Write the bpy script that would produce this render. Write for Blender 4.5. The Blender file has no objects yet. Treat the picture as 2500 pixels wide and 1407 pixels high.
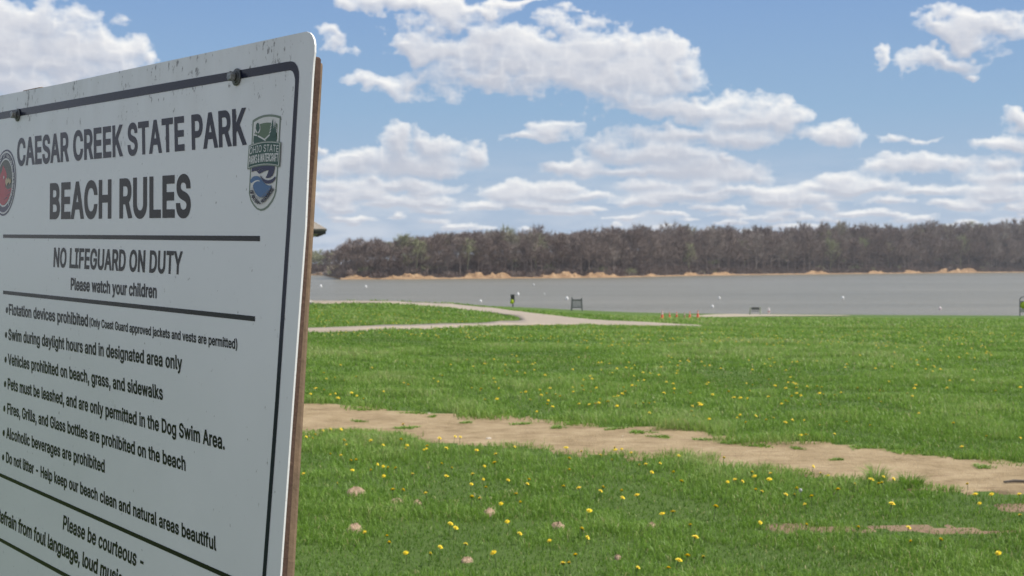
import bpy, bmesh, math, random
import numpy as np
from mathutils import Vector, Matrix, Quaternion
from mathutils.geometry import delaunay_2d_cdt, tessellate_polygon

S = bpy.context.scene
COL = S.collection
RNG = np.random.default_rng(7)
random.seed(7)
R = math.radians

# ------------------------------------------------------------------ camera
EYE = 1.6                       # the eye is 1.6 m above the near lawn
FPX = 3300.0                    # focal length in photo pixels (2500 wide)
PITCH = math.atan(58.5 / FPX)   # looking slightly down
cam_data = bpy.data.cameras.new('camera')
cam = bpy.data.objects.new('camera', cam_data)
COL.objects.link(cam)
cam.location = (0, 0, EYE)
cam.rotation_euler = (math.pi / 2 - PITCH, 0, 0)
cam_data.sensor_width = 36
cam_data.lens = 36 * FPX / 2500
cam_data.clip_start = 0.1
cam_data.clip_end = 6000
cam_data.dof.use_dof = True
cam_data.dof.focus_distance = 1.9
cam_data.dof.aperture_fstop = 18.0
S.camera = cam

# ------------------------------------------------------------------ sun, sky, exposure
SUN_ELEV, SUN_AZ = R(52), R(82)           # azimuth measured from +Y (view direction) towards +X
SUN_DIR = Vector((math.cos(SUN_ELEV) * math.sin(SUN_AZ), math.cos(SUN_ELEV) * math.cos(SUN_AZ), math.sin(SUN_ELEV)))
sun_l = bpy.data.lights.new('sun', 'SUN')
sun_l.energy = 4.6
sun_l.angle = R(0.53)
sun_l.color = (1.0, 0.95, 0.87)
sun = bpy.data.objects.new('sun', sun_l)
sun.rotation_euler = SUN_DIR.to_track_quat('Z', 'Y').to_euler()
sun.location = (30, 5, 60)
COL.objects.link(sun)

S.view_settings.view_transform = 'Standard'
S.view_settings.look = 'None'
S.view_settings.exposure = 0.22
S.view_settings.gamma = 1.0
S.view_settings.use_curve_mapping = False


def fbm2(h, w, cell_x, cell_y, octaves, rng, gain=0.5, billow=False):
    """Smooth value noise on an h x w grid; cell sizes are in grid steps."""
    out = np.zeros((h, w), np.float32)
    amp, tot = 1.0, 0.0
    for o in range(octaves):
        cx, cy = max(cell_x / 2 ** o, 1.5), max(cell_y / 2 ** o, 1.5)
        gh, gw = int(h / cy) + 3, int(w / cx) + 3
        g = rng.standard_normal((gh, gw)).astype(np.float32)
        y = np.arange(h) / cy + rng.random()
        x = np.arange(w) / cx + rng.random()
        yi, xi = y.astype(int), x.astype(int)
        fy, fx = (y - yi), (x - xi)
        fy = (fy * fy * fy * (fy * (fy * 6 - 15) + 10))[:, None]
        fx = (fx * fx * fx * (fx * (fx * 6 - 15) + 10))[None, :]
        yi = np.minimum(yi, gh - 2)
        xi = np.minimum(xi, gw - 2)
        a = g[yi][:, xi]; b = g[yi][:, xi + 1]; c = g[yi + 1][:, xi]; d = g[yi + 1][:, xi + 1]
        v = (a * (1 - fx) + b * fx) * (1 - fy) + (c * (1 - fx) + d * fx) * fy
        v = v * 1.35
        if billow:
            v = 1.0 - 2.0 * np.abs(np.tanh(v))
        out += amp * v
        tot += amp
        amp *= gain
    return out / tot


def box_blur(a, ry, rx, n=2):
    for _ in range(n):
        for ax, r in ((0, ry), (1, rx)):
            if r < 1:
                continue
            pad = [(0, 0), (0, 0)]
            pad[ax] = (r + 1, r)
            c = np.cumsum(np.pad(a, pad, mode='edge'), axis=ax)
            k = 2 * r + 1
            a = (c[k:] - c[:-k]) / k if ax == 0 else (c[:, k:] - c[:, :-k]) / k
    return a


# fair-weather clouds over the lake: azimuth, elevation of the middle of each heap (degrees),
# half width, height above, depth below (degrees), thickness
CLOUDS = [
    (-19.83, 9.46, 2.26, 1.39, 1.22, 1.00), (-20.44, 8.31, 2.60, 1.04, 0.87, 1.00), (-18.12, 8.59, 2.95, 1.04, 0.78, 0.90), (-19.21, 7.81, 3.99, 0.69, 0.52, 0.90), (-16.22, 8.68, 1.04, 0.52, 0.43, 0.35),
    (-19.83, 6.90, 1.91, 0.69, 0.69, 1.00), (-21.65, 7.14, 1.91, 1.04, 1.04, 1.00), (-17.41, 7.49, 1.04, 0.69, 0.52, 0.60), (-15.09, 7.99, 0.69, 0.26, 0.26, 0.40), (-4.33, 10.86, 3.47, 0.69, 0.66, 0.95),
    (-6.74, 10.35, 1.30, 0.56, 0.31, 0.80), (-1.22, 11.02, 3.82, 0.31, 0.21, 0.90), (2.34, 10.35, 0.69, 0.38, 0.24, 0.25), (-3.30, 10.54, 2.26, 0.35, 0.42, 0.70), (-7.25, 9.05, 1.04, 0.49, 0.42, 0.50),
    (-4.33, 9.01, 1.22, 0.61, 0.73, 1.00), (-2.78, 9.28, 1.91, 0.83, 1.04, 1.00), (-0.69, 9.38, 1.91, 0.83, 1.22, 1.00), (1.39, 9.29, 2.26, 0.87, 1.56, 1.00), (3.30, 8.86, 2.08, 0.87, 1.39, 1.00),
    (4.85, 9.01, 1.04, 0.78, 1.39, 1.00), (6.23, 8.48, 1.56, 0.83, 1.04, 1.00), (7.08, 8.89, 0.87, 0.78, 1.13, 1.00), (0.00, 7.85, 3.99, 1.04, 0.90, 1.00), (3.47, 7.67, 4.17, 0.87, 0.78, 1.00),
    (6.91, 7.88, 1.04, 0.87, 0.69, 0.90), (-5.54, 7.51, 1.30, 0.49, 0.35, 0.55), (-4.33, 7.74, 1.04, 0.35, 0.31, 0.40), (7.77, 6.34, 2.95, 0.63, 0.45, 0.80), (10.30, 5.87, 2.08, 0.61, 0.56, 1.00),
    (11.64, 5.68, 0.95, 0.52, 0.56, 0.90), (5.37, 6.49, 2.08, 0.49, 0.45, 0.50), (7.77, 5.32, 3.13, 0.38, 0.38, 0.60), (9.80, 5.12, 1.56, 0.35, 0.26, 0.70), (4.16, 6.98, 1.56, 0.31, 0.31, 0.40),
    (1.65, 5.66, 1.30, 0.56, 0.43, 0.75), (0.43, 5.33, 1.22, 0.28, 0.24, 0.60), (13.54, 5.17, 1.25, 0.59, 0.49, 1.00), (15.82, 5.21, 0.61, 0.24, 0.21, 0.60), (16.62, 5.09, 0.69, 0.14, 0.14, 0.35),
    (19.21, 9.57, 1.91, 0.87, 0.78, 1.00), (17.81, 9.41, 1.74, 0.61, 0.56, 1.00), (20.29, 9.43, 1.39, 0.87, 0.69, 1.00), (17.65, 8.29, 1.91, 0.43, 0.52, 0.55), (14.69, 8.38, 0.45, 0.63, 0.42, 0.45),
    (18.28, 7.65, 0.69, 0.17, 0.17, 0.50), (20.90, 5.58, 1.13, 0.52, 0.38, 0.90), (19.98, 4.77, 1.82, 0.38, 0.28, 0.75), (-6.74, 4.35, 1.91, 0.59, 0.52, 1.00), (-5.11, 4.95, 0.83, 0.56, 0.87, 1.00),
    (-3.38, 4.93, 1.13, 0.63, 0.87, 1.00), (-1.65, 4.62, 0.63, 0.52, 0.56, 0.95), (-4.33, 4.20, 2.95, 0.52, 0.42, 1.00), (-7.77, 4.12, 1.04, 0.43, 0.43, 0.80), (-8.24, 4.97, 0.31, 0.38, 0.43, 0.80),
    (3.99, 4.84, 1.08, 0.63, 0.35, 0.95), (5.71, 4.53, 2.60, 0.52, 0.43, 0.85), (2.60, 4.12, 1.56, 0.31, 0.42, 0.95), (7.77, 4.00, 2.78, 0.61, 0.52, 0.80), (9.80, 3.67, 1.22, 0.52, 0.35, 0.85),
    (5.37, 3.88, 2.60, 0.21, 0.21, 0.70), (9.12, 4.43, 0.49, 0.21, 0.21, 1.00), (16.54, 4.15, 1.82, 0.56, 0.45, 1.00), (18.12, 4.00, 1.04, 0.43, 0.38, 0.90), (15.42, 3.89, 1.04, 0.28, 0.21, 0.70),
    (19.68, 3.97, 0.87, 0.35, 0.31, 0.60), (19.83, 3.47, 1.91, 0.28, 0.28, 0.80), (19.52, 2.94, 1.91, 0.24, 0.17, 0.50), (13.54, 3.49, 0.83, 0.38, 0.31, 0.75), (13.30, 3.16, 1.22, 0.14, 0.12, 0.40),
    (15.09, 3.10, 0.43, 0.17, 0.14, 0.40), (10.89, 2.61, 0.90, 0.42, 0.24, 1.00), (12.64, 2.59, 0.56, 0.17, 0.16, 0.50), (7.59, 2.96, 2.60, 0.24, 0.21, 0.90), (6.23, 2.81, 1.56, 0.17, 0.17, 0.70),
    (-5.19, 3.37, 3.13, 0.38, 0.24, 0.65), (-4.16, 3.51, 0.87, 0.31, 0.24, 0.90), (-6.05, 3.62, 0.35, 0.24, 0.28, 0.70), (0.35, 3.07, 2.00, 0.38, 0.35, 0.75), (1.56, 3.17, 0.87, 0.35, 0.31, 0.90),
    (-0.52, 3.04, 0.69, 0.31, 0.35, 0.80), (3.12, 2.82, 0.38, 0.21, 0.17, 0.60), (-7.08, 3.01, 1.22, 0.21, 0.14, 0.60), (14.28, 1.97, 0.93, 0.25, 0.09, 0.96), (5.84, 3.22, 1.79, 0.34, 0.17, 0.51),
    (-1.06, 2.34, 0.86, 0.23, 0.07, 0.57), (19.33, 2.58, 1.28, 0.18, 0.13, 0.53), (-4.84, 2.04, 0.29, 0.24, 0.07, 0.57), (18.09, 1.24, 0.30, 0.14, 0.05, 0.82), (20.02, 2.71, 1.27, 0.37, 0.15, 0.61),
    (-3.61, 2.56, 0.53, 0.15, 0.09, 0.78), (12.37, 3.21, 0.97, 0.26, 0.17, 0.71), (6.33, 2.64, 1.17, 0.15, 0.14, 0.46), (17.30, 1.69, 0.26, 0.19, 0.06, 0.77), (-7.34, 3.25, 0.75, 0.43, 0.12, 0.87),
    (20.05, 1.32, 0.37, 0.10, 0.05, 0.88), (14.48, 2.98, 1.50, 0.37, 0.10, 0.97), (1.91, 3.11, 1.27, 0.39, 0.12, 0.96), (1.02, 2.19, 0.60, 0.14, 0.07, 0.53), (21.56, 1.77, 0.39, 0.10, 0.10, 0.74),
    (-1.35, 2.47, 0.97, 0.29, 0.10, 0.68), (19.32, 3.00, 0.53, 0.30, 0.16, 0.52), (20.27, 1.70, 0.70, 0.19, 0.05, 0.69), (17.29, 2.86, 0.82, 0.27, 0.16, 0.92), (5.46, 1.31, 0.40, 0.13, 0.05, 0.61),
    (-4.22, 2.47, 0.75, 0.32, 0.13, 0.79), (1.84, 2.28, 0.41, 0.17, 0.11, 0.93), (15.59, 2.47, 1.20, 0.27, 0.12, 0.87), (13.17, 2.49, 0.67, 0.23, 0.12, 0.83), (20.15, 2.53, 1.13, 0.27, 0.08, 0.75),
    (12.18, 2.72, 0.95, 0.33, 0.13, 0.89), (11.35, 2.54, 1.17, 0.30, 0.10, 0.91), (12.68, 1.49, 0.77, 0.18, 0.06, 0.74), (17.06, 2.83, 1.61, 0.27, 0.14, 0.85), (-3.42, 1.81, 0.81, 0.17, 0.08, 0.68),
    (15.25, 1.96, 0.81, 0.21, 0.06, 0.54), (11.53, 2.35, 0.57, 0.25, 0.11, 0.47), (-1.71, 2.34, 0.39, 0.15, 0.09, 0.55), (-7.68, 2.88, 1.00, 0.24, 0.13, 0.77), (18.96, 2.66, 0.42, 0.24, 0.10, 0.68),
    (16.91, 2.93, 0.94, 0.17, 0.14, 0.50), (1.87, 2.19, 0.83, 0.27, 0.10, 0.68), (11.29, 1.62, 0.46, 0.10, 0.07, 0.76), (20.77, 1.27, 0.48, 0.10, 0.06, 0.45), (8.95, 3.04, 1.26, 0.20, 0.14, 0.94),
    (4.78, 2.52, 0.61, 0.19, 0.13, 0.66), (19.26, 1.27, 0.47, 0.09, 0.06, 0.72), (1.23, 2.45, 1.35, 0.22, 0.09, 0.71), (10.67, 3.00, 1.03, 0.24, 0.15, 0.90), (7.92, 3.24, 0.88, 0.42, 0.16, 0.59),
    (-3.96, 2.75, 1.55, 0.21, 0.12, 0.71), (10.12, 1.96, 0.87, 0.12, 0.09, 0.62), (1.77, 2.21, 0.59, 0.20, 0.09, 0.65), (9.72, 1.76, 0.27, 0.12, 0.07, 0.95), (8.33, 1.48, 0.21, 0.15, 0.05, 0.77),
    (10.99, 1.83, 0.61, 0.22, 0.07, 0.67), (-2.64, 1.57, 0.39, 0.17, 0.04, 0.91), (4.81, 1.88, 0.48, 0.20, 0.09, 0.53), (8.43, 2.30, 0.81, 0.18, 0.08, 0.77), (-6.66, 1.64, 0.37, 0.18, 0.07, 0.81),
    (13.71, 3.15, 1.84, 0.43, 0.15, 0.48), (-1.93, 1.59, 0.61, 0.18, 0.07, 0.52), (19.38, 2.55, 0.57, 0.27, 0.11, 0.54), (-7.44, 2.02, 0.38, 0.16, 0.06, 0.48), (14.30, 2.06, 1.06, 0.13, 0.08, 0.62),
    (6.59, 2.06, 1.08, 0.16, 0.06, 0.83), (10.96, 2.93, 1.09, 0.37, 0.13, 0.79), (8.51, 2.73, 0.70, 0.31, 0.12, 0.52), (2.87, 2.82, 1.29, 0.19, 0.13, 0.81), (12.07, 3.05, 0.59, 0.20, 0.14, 0.58),
    (6.30, 1.51, 0.39, 0.16, 0.04, 0.85), (-4.08, 3.18, 1.77, 0.34, 0.11, 0.51), (11.98, 1.29, 0.56, 0.07, 0.05, 0.64), (1.68, 2.82, 1.14, 0.23, 0.11, 0.53), (11.46, 1.58, 0.71, 0.13, 0.07, 0.73),
    (9.18, 2.07, 0.92, 0.17, 0.06, 0.47), (-7.56, 2.86, 1.51, 0.26, 0.14, 0.45), (18.58, 2.22, 0.93, 0.20, 0.09, 0.50), (-3.82, 2.98, 0.92, 0.25, 0.15, 0.53), (-0.09, 2.78, 0.60, 0.21, 0.10, 0.72),
    (19.56, 3.04, 1.00, 0.42, 0.15, 0.82), (20.15, 2.20, 0.45, 0.24, 0.08, 0.82), (-3.69, 1.81, 0.40, 0.09, 0.06, 0.49), (20.93, 2.32, 0.74, 0.19, 0.10, 0.61), (13.57, 1.76, 0.37, 0.12, 0.08, 0.97),
    (4.74, 1.98, 1.05, 0.10, 0.06, 0.88), (-7.39, 2.44, 0.92, 0.32, 0.10, 0.64), (-6.58, 3.08, 1.65, 0.29, 0.16, 0.48), (-7.22, 2.78, 0.88, 0.16, 0.10, 0.67), (-7.19, 2.65, 0.44, 0.34, 0.09, 0.73),
    (7.88, 2.46, 0.45, 0.19, 0.08, 0.75), (9.95, 1.41, 0.64, 0.09, 0.04, 0.75), (9.12, 2.28, 0.69, 0.23, 0.11, 0.95), (5.32, 2.66, 1.31, 0.19, 0.09, 0.62), (15.19, 3.01, 1.55, 0.25, 0.10, 0.50),
    (-6.17, 2.78, 0.92, 0.28, 0.10, 0.48), (-7.30, 1.86, 0.41, 0.13, 0.07, 0.50), (1.07, 2.44, 1.11, 0.23, 0.12, 0.81), (9.23, 1.73, 0.54, 0.19, 0.07, 0.98), (13.07, 1.77, 0.44, 0.20, 0.07, 0.52),
    (-3.50, 3.16, 0.83, 0.34, 0.12, 0.48), (8.69, 1.73, 0.26, 0.09, 0.05, 0.65), (20.25, 1.46, 0.57, 0.10, 0.06, 0.65), (-8.40, 2.60, 1.02, 0.31, 0.12, 0.50), (-3.44, 2.22, 0.96, 0.19, 0.11, 0.89),
    (1.16, 3.06, 1.64, 0.28, 0.12, 0.69), (19.89, 1.64, 0.60, 0.21, 0.07, 0.51), (4.39, 1.64, 0.26, 0.20, 0.05, 0.77), (18.35, 2.20, 0.71, 0.16, 0.08, 0.56), (2.42, 2.15, 0.96, 0.15, 0.08, 0.59),
    (17.16, 1.24, 0.57, 0.11, 0.04, 0.53), (6.60, 1.60, 0.24, 0.10, 0.05, 0.84), (-2.55, 1.47, 0.63, 0.10, 0.06, 0.92), (16.01, 1.95, 0.59, 0.11, 0.08, 0.77), (3.44, 2.92, 0.83, 0.16, 0.11, 0.66),
    (13.14, 2.27, 0.72, 0.30, 0.11, 0.96), (12.14, 1.85, 0.67, 0.21, 0.07, 0.78), (7.60, 1.90, 0.49, 0.11, 0.06, 0.65), (14.81, 2.05, 0.91, 0.16, 0.11, 0.60), (-6.55, 1.83, 0.80, 0.18, 0.09, 0.94),
    (17.11, 1.82, 0.82, 0.18, 0.06, 0.73), (-1.30, 1.48, 0.74, 0.13, 0.05, 0.45), (-3.22, 2.50, 1.04, 0.31, 0.13, 0.79), (-5.40, 2.50, 1.08, 0.24, 0.12, 0.66), (-2.13, 1.50, 0.37, 0.10, 0.06, 0.94),
    (11.00, 2.90, 1.40, 0.21, 0.09, 0.76), (18.26, 1.53, 0.67, 0.13, 0.06, 0.74), (0.70, 1.46, 0.35, 0.13, 0.07, 0.55), (-5.19, 3.22, 1.26, 0.33, 0.11, 0.55), (11.42, 2.05, 0.88, 0.22, 0.06, 0.72),
    (20.47, 1.50, 0.41, 0.17, 0.07, 0.96), (12.94, 2.76, 1.42, 0.26, 0.09, 0.56), (-5.90, 2.96, 0.64, 0.30, 0.10, 0.87), (16.47, 1.73, 0.82, 0.18, 0.09, 0.98), (20.69, 1.90, 0.37, 0.12, 0.06, 0.56),
    (5.62, 2.52, 1.09, 0.28, 0.08, 0.67), (3.00, 2.19, 0.42, 0.21, 0.08, 0.83), (20.63, 2.14, 1.21, 0.13, 0.11, 0.85), (-5.15, 2.68, 0.94, 0.22, 0.13, 0.96), (0.33, 2.52, 0.89, 0.27, 0.12, 0.77),
    (1.79, 2.69, 1.35, 0.25, 0.08, 0.68), (12.02, 2.75, 0.51, 0.21, 0.09, 0.71), (8.20, 1.29, 0.35, 0.14, 0.04, 0.65), (-8.63, 1.63, 0.71, 0.12, 0.05, 0.59), (3.24, 2.36, 0.85, 0.13, 0.08, 0.99),
    (6.03, 2.38, 0.43, 0.18, 0.12, 0.83), (-7.14, 2.25, 0.69, 0.25, 0.09, 0.78), (11.38, 1.44, 0.54, 0.07, 0.04, 0.87), (18.14, 2.34, 1.19, 0.30, 0.09, 1.00), (18.64, 1.67, 0.35, 0.19, 0.07, 0.98),
    (-2.01, 1.28, 0.36, 0.08, 0.05, 0.61), (-4.95, 1.94, 0.41, 0.16, 0.06, 0.66), (18.46, 1.40, 0.31, 0.07, 0.07, 0.98), (-30.35, 2.11, 1.62, 0.50, 0.17, 0.80), (-32.47, 1.37, 1.49, 0.34, 0.17, 0.80),
    (-15.96, 3.13, 1.95, 0.45, 0.17, 0.80), (-21.81, 3.28, 3.41, 0.43, 0.17, 0.80), (-30.87, 3.16, 2.61, 0.33, 0.17, 0.80), (-22.78, 2.77, 2.46, 0.51, 0.17, 0.80), (-20.60, 3.11, 1.68, 0.38, 0.17, 0.80),
    (-30.40, 1.84, 2.21, 0.43, 0.17, 0.80), (-15.52, 3.74, 2.06, 0.37, 0.17, 0.80), (-14.95, 2.34, 1.18, 0.36, 0.17, 0.80), (24.94, 5.04, 2.55, 0.75, 0.52, 0.90), (23.62, 6.20, 1.96, 0.82, 0.52, 0.90),
    (24.97, 7.54, 1.74, 1.01, 0.52, 0.90), (-28.76, 6.14, 2.20, 1.00, 0.52, 0.90), (25.77, 8.34, 2.12, 0.78, 0.52, 0.90), (24.05, 8.96, 2.94, 0.58, 0.52, 0.90), (24.89, 7.75, 1.96, 0.93, 0.52, 0.90),
    (-24.15, 5.87, 2.20, 0.85, 0.52, 0.90), (24.33, 4.32, 3.13, 0.83, 0.52, 0.90), (27.47, 6.04, 1.41, 0.54, 0.52, 0.90), (-23.55, 9.08, 2.25, 0.74, 0.52, 0.90), (-25.65, 6.27, 2.84, 0.89, 0.52, 0.90),
    (-24.31, 8.81, 2.35, 0.86, 0.52, 0.90), (-23.05, 4.14, 2.81, 0.66, 0.52, 0.90),
]
SKY_W, SKY_H = 1800, 760                  # the strip of sky over the lake: 60 x 25.3 degrees
SKY_DEG = 60.0 / SKY_W


def cloud_sheet():
    rng = np.random.default_rng(11)
    az = (np.arange(SKY_W) + 0.5) * SKY_DEG - 30.0
    el = (np.arange(SKY_H) + 0.5) * SKY_DEG - 2.0
    A, E = np.meshgrid(az, el)
    # ragged outlines: warp the co-ordinates with noise before the heaps are laid out
    near = np.clip((E - 0.5) / 9.0, 0.12, 1.0)
    wx = fbm2(SKY_H, SKY_W, 46, 40, 5, rng, 0.55) * 0.75 * near
    wy = fbm2(SKY_H, SKY_W, 46, 34, 5, rng, 0.55) * 0.5 * near
    A2, E2 = A + wx, E + wy
    F = np.full(A.shape, -3.0, np.float32)
    for (ca, ce, rx, up, dn, am) in CLOUDS:
        x0 = int((ca - 3 * rx + 30) / SKY_DEG); x1 = int((ca + 3 * rx + 30) / SKY_DEG)
        y0 = int((ce - 4 * dn - 1 + 2) / SKY_DEG); y1 = int((ce + 3 * up + 1 + 2) / SKY_DEG)
        sl = (slice(max(y0, 0), max(min(y1, SKY_H), 0)), slice(max(x0, 0), max(min(x1, SKY_W), 0)))
        if sl[0].stop <= sl[0].start or sl[1].stop <= sl[1].start:
            continue
        a, e = A2[sl] - ca, E2[sl] - ce
        q = (a / rx) ** 2 + np.where(e > 0, e / up, e / dn) ** 2
        b = (1.0 - np.sqrt(q)) * (0.4 + 0.6 * am)
        k = 0.16
        m = np.maximum(F[sl], b)
        F[sl] = m + k * np.log1p(np.exp(-np.abs(F[sl] - b) / k)) - 0.0
    bill = fbm2(SKY_H, SKY_W, 26, 20, 5, rng, 0.58, True)
    lowband = np.clip((4.6 - E) / 2.6, 0, 1)
    bill = bill * (1 - lowband) + fbm2(SKY_H, SKY_W, 15, 10, 4, rng, 0.55, True) * lowband
    fine = fbm2(SKY_H, SKY_W, 60, 22, 6, rng, 0.6)
    fine = fine * (1 - lowband) + fbm2(SKY_H, SKY_W, 30, 12, 5, rng, 0.6) * lowband
    D = F * 1.5 + 0.26 * bill + 0.20 * fine + 0.12 - 0.02 * lowband
    dens = np.clip(D * 1.7, 0, 1.6)
    alpha = 1 - np.exp(-2.6 * np.clip(D, 0, None) ** 1.15)
    veil = np.clip((5.0 - E) / 4.2, 0, 1) * np.clip(0.42 + 0.55 * fbm2(SKY_H, SKY_W, 90, 16, 5, rng, 0.6), 0, 1)   # thin layered cloud low down
    # light comes down from the sun, high on the right: shade by what lies above
    T = np.zeros_like(dens)
    acc = np.zeros(SKY_W, np.float32)
    for r in range(SKY_H - 1, -1, -1):
        keep = 0.972 if E[r, 0] > 4 else 0.91
        acc = acc * keep
        acc = 0.5 * acc + 0.25 * np.roll(acc, 1) + 0.25 * np.roll(acc, -1)
        T[r] = acc
        acc = acc + dens[r] * SKY_DEG
    T = box_blur(T, 2, 3, 2)
    scale = np.clip(E / 7.0, 0.30, 1.0)
    lit = np.exp(-1.05 * T / scale)
    grad = box_blur(dens, 3, 3, 1)
    gy = np.gradient(grad, axis=0) / SKY_DEG
    gx = np.gradient(grad, axis=1) / SKY_DEG
    lit = np.clip(lit + np.clip(-(0.075 * gy + 0.04 * gx), -0.32, 0.34) + 0.20 * bill + 0.10 * fine, 0, 1.05)
    va = 0.45 * veil
    tot = 1 - (1 - alpha) * (1 - va)
    lit = (lit * alpha + 0.62 * va * (1 - alpha)) / np.maximum(tot, 1e-4)
    alpha = tot
    return alpha.astype(np.float32), lit.astype(np.float32)


def build_world():
    w = bpy.data.worlds.new('World')
    S.world = w
    w.use_nodes = True
    nt = w.node_tree
    nt.nodes.clear()
    N, L = nt.nodes.new, nt.links.new
    out = N('ShaderNodeOutputWorld')
    bg = N('ShaderNodeBackground')
    bg.inputs['Strength'].default_value = 0.10
    sky = N('ShaderNodeTexSky')
    sky.sky_type = 'NISHITA'
    sky.sun_disc = False
    sky.sun_elevation = SUN_ELEV
    sky.sun_rotation = SUN_AZ
    sky.altitude = 250
    sky.air_density = 1.0
    sky.dust_density = 0.4
    sky.ozone_density = 1.6
    alpha, lit = cloud_sheet()
    img = bpy.data.images.new('cloud_field', SKY_W, SKY_H, alpha=False, float_buffer=True, is_data=True)
    px = np.zeros((SKY_H, SKY_W, 4), np.float32)
    px[..., 0], px[..., 1], px[..., 3] = alpha, lit, 1
    img.pixels.foreach_set(px.ravel())
    img.update()
    img.pack()
    tc = N('ShaderNodeTexCoord')
    sep = N('ShaderNodeSeparateXYZ')
    L(tc.outputs['Generated'], sep.inputs[0])

    def math_(op, a, b=None, clamp=False):
        n = N('ShaderNodeMath'); n.operation = op; n.use_clamp = clamp
        for i, v in enumerate((a, b)):
            if v is None: continue
            if hasattr(v, 'is_linked'): L(v, n.inputs[i])
            else: n.inputs[i].default_value = v
        return n.outputs[0]
    az = math_('ARCTAN2', sep.outputs[0], sep.outputs[1])
    el = math_('ARCSINE', sep.outputs[2])
    u = math_('ADD', math_('MULTIPLY', az, 180 / math.pi / 60.0), 0.5)
    v = math_('MULTIPLY', math_('ADD', math_('MULTIPLY', el, 180 / math.pi), 2.0), 1 / (SKY_H * SKY_DEG))
    cmb = N('ShaderNodeCombineXYZ')
    L(u, cmb.inputs[0]); L(v, cmb.inputs[1])
    ti = N('ShaderNodeTexImage'); ti.image = img; ti.extension = 'CLIP'; ti.interpolation = 'Cubic'
    L(cmb.outputs[0], ti.inputs['Vector'])
    s2 = N('ShaderNodeSeparateColor')
    L(ti.outputs['Color'], s2.inputs[0])
    # rest of the sky (overhead and behind): scattered clouds from noise
    mp = N('ShaderNodeMapping'); mp.inputs['Scale'].default_value = (1, 1, 2.2)
    L(tc.outputs['Generated'], mp.inputs[0])
    nz = N('ShaderNodeTexNoise'); nz.inputs['Scale'].default_value = 3.2; nz.inputs['Detail'].default_value = 5.0; nz.inputs['Roughness'].default_value = 0.55
    L(mp.outputs[0], nz.inputs['Vector'])
    gen = N('ShaderNodeMapRange'); gen.inputs[1].default_value = 0.43; gen.inputs[2].default_value = 0.56
    L(nz.outputs['Fac'], gen.inputs[0])
    inside = math_('MULTIPLY', math_('MULTIPLY', math_('GREATER_THAN', u, 0.0), math_('LESS_THAN', u, 1.0)), math_('LESS_THAN', v, 1.0))
    up = N('ShaderNodeMapRange'); up.inputs[1].default_value = -0.02; up.inputs[2].default_value = 0.03
    L(sep.outputs[2], up.inputs[0])
    outside = math_('MULTIPLY', math_('MULTIPLY', math_('SUBTRACT', 1.0, inside), gen.outputs[0]), up.outputs[0])
    a_all = math_('ADD', math_('MULTIPLY', s2.outputs[0], inside), math_('MULTIPLY', outside, 0.85), True)
    l_all = math_('ADD', math_('MULTIPLY', s2.outputs[1], inside), math_('MULTIPLY', math_('SUBTRACT', 1.0, inside), 0.6))
    cr = N('ShaderNodeValToRGB')
    e = cr.color_ramp.elements
    e[0].position = 0.0; e[0].color = (0.48, 0.50, 0.565, 1)
    e[1].position = 1.0; e[1].color = (0.86, 0.85, 0.83, 1)
    m = e.new(0.5); m.color = (0.65, 0.66, 0.695, 1)
    L(l_all, cr.inputs[0])
    # towards the horizon the cloud light fades a little into the air
    sc = N('ShaderNodeVectorMath'); sc.operation = 'SCALE'
    L(cr.outputs[0], sc.inputs[0]); sc.inputs['Scale'].default_value = 10.0 * CLOUD_GAIN
    tint = N('ShaderNodeVectorMath'); tint.operation = 'MULTIPLY'
    L(sky.outputs[0], tint.inputs[0]); tint.inputs[1].default_value = SKY_TINT
    mix = N('ShaderNodeMix'); mix.data_type = 'RGBA'
    # clean spring air low over the lake: pale blue at the horizon, deeper above
    air = N('ShaderNodeValToRGB')
    ae = air.color_ramp.elements
    ae[0].position = 0.0; ae[0].color = (0.405, 0.475, 0.585, 1)
    ae[1].position = 1.0; ae[1].color = (0.14, 0.26, 0.50, 1)
    for p_, c_ in ((0.16, (0.335, 0.440, 0.575)), (0.36, (0.250, 0.390, 0.565)), (0.60, (0.195, 0.325, 0.550))):
        x_ = ae.new(p_); x_.color = (*c_, 1)
    L(math_('MULTIPLY', el, 180 / math.pi / 18.0, True), air.inputs[0])
    ab = N('ShaderNodeVectorMath'); ab.operation = 'SCALE'; ab.inputs['Scale'].default_value = 10.0
    L(air.outputs[0], ab.inputs[0])
    low = N('ShaderNodeMapRange'); low.interpolation_type = 'SMOOTHSTEP'
    low.inputs[1].default_value = 0.18; low.inputs[2].default_value = 0.5; low.inputs[3].default_value = 1.0; low.inputs[4].default_value = 0.0
    L(sep.outputs[2], low.inputs[0])
    blue = N('ShaderNodeMix'); blue.data_type = 'RGBA'
    L(low.outputs[0], blue.inputs[0]); L(tint.outputs[0], blue.inputs[6]); L(ab.outputs[0], blue.inputs[7])
    L(a_all, mix.inputs[0]); L(blue.outputs[2], mix.inputs[6]); L(sc.outputs[0], mix.inputs[7])
    L(mix.outputs[2], bg.inputs['Color'])
    L(bg.outputs[0], out.inputs[0])
    w.cycles.sampling_method = 'MANUAL'
    w.cycles.sample_map_resolution = 1024


CLOUD_GAIN = 1.0
SKY_TINT = (1.0, 1.0, 1.0)
build_world()



# ================================================================== helpers
def tag(o, label=None, cat=None, group=None, kind=None):
    if label: o['label'] = label
    if cat: o['category'] = cat
    if group: o['group'] = group
    if kind: o['kind'] = kind
    return o


def empty(name, loc, rz=0.0):
    o = bpy.data.objects.new(name, None)
    o.empty_display_size = 0.1
    o.location = loc
    o.rotation_euler = (0, 0, rz)
    COL.objects.link(o)
    return o


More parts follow.
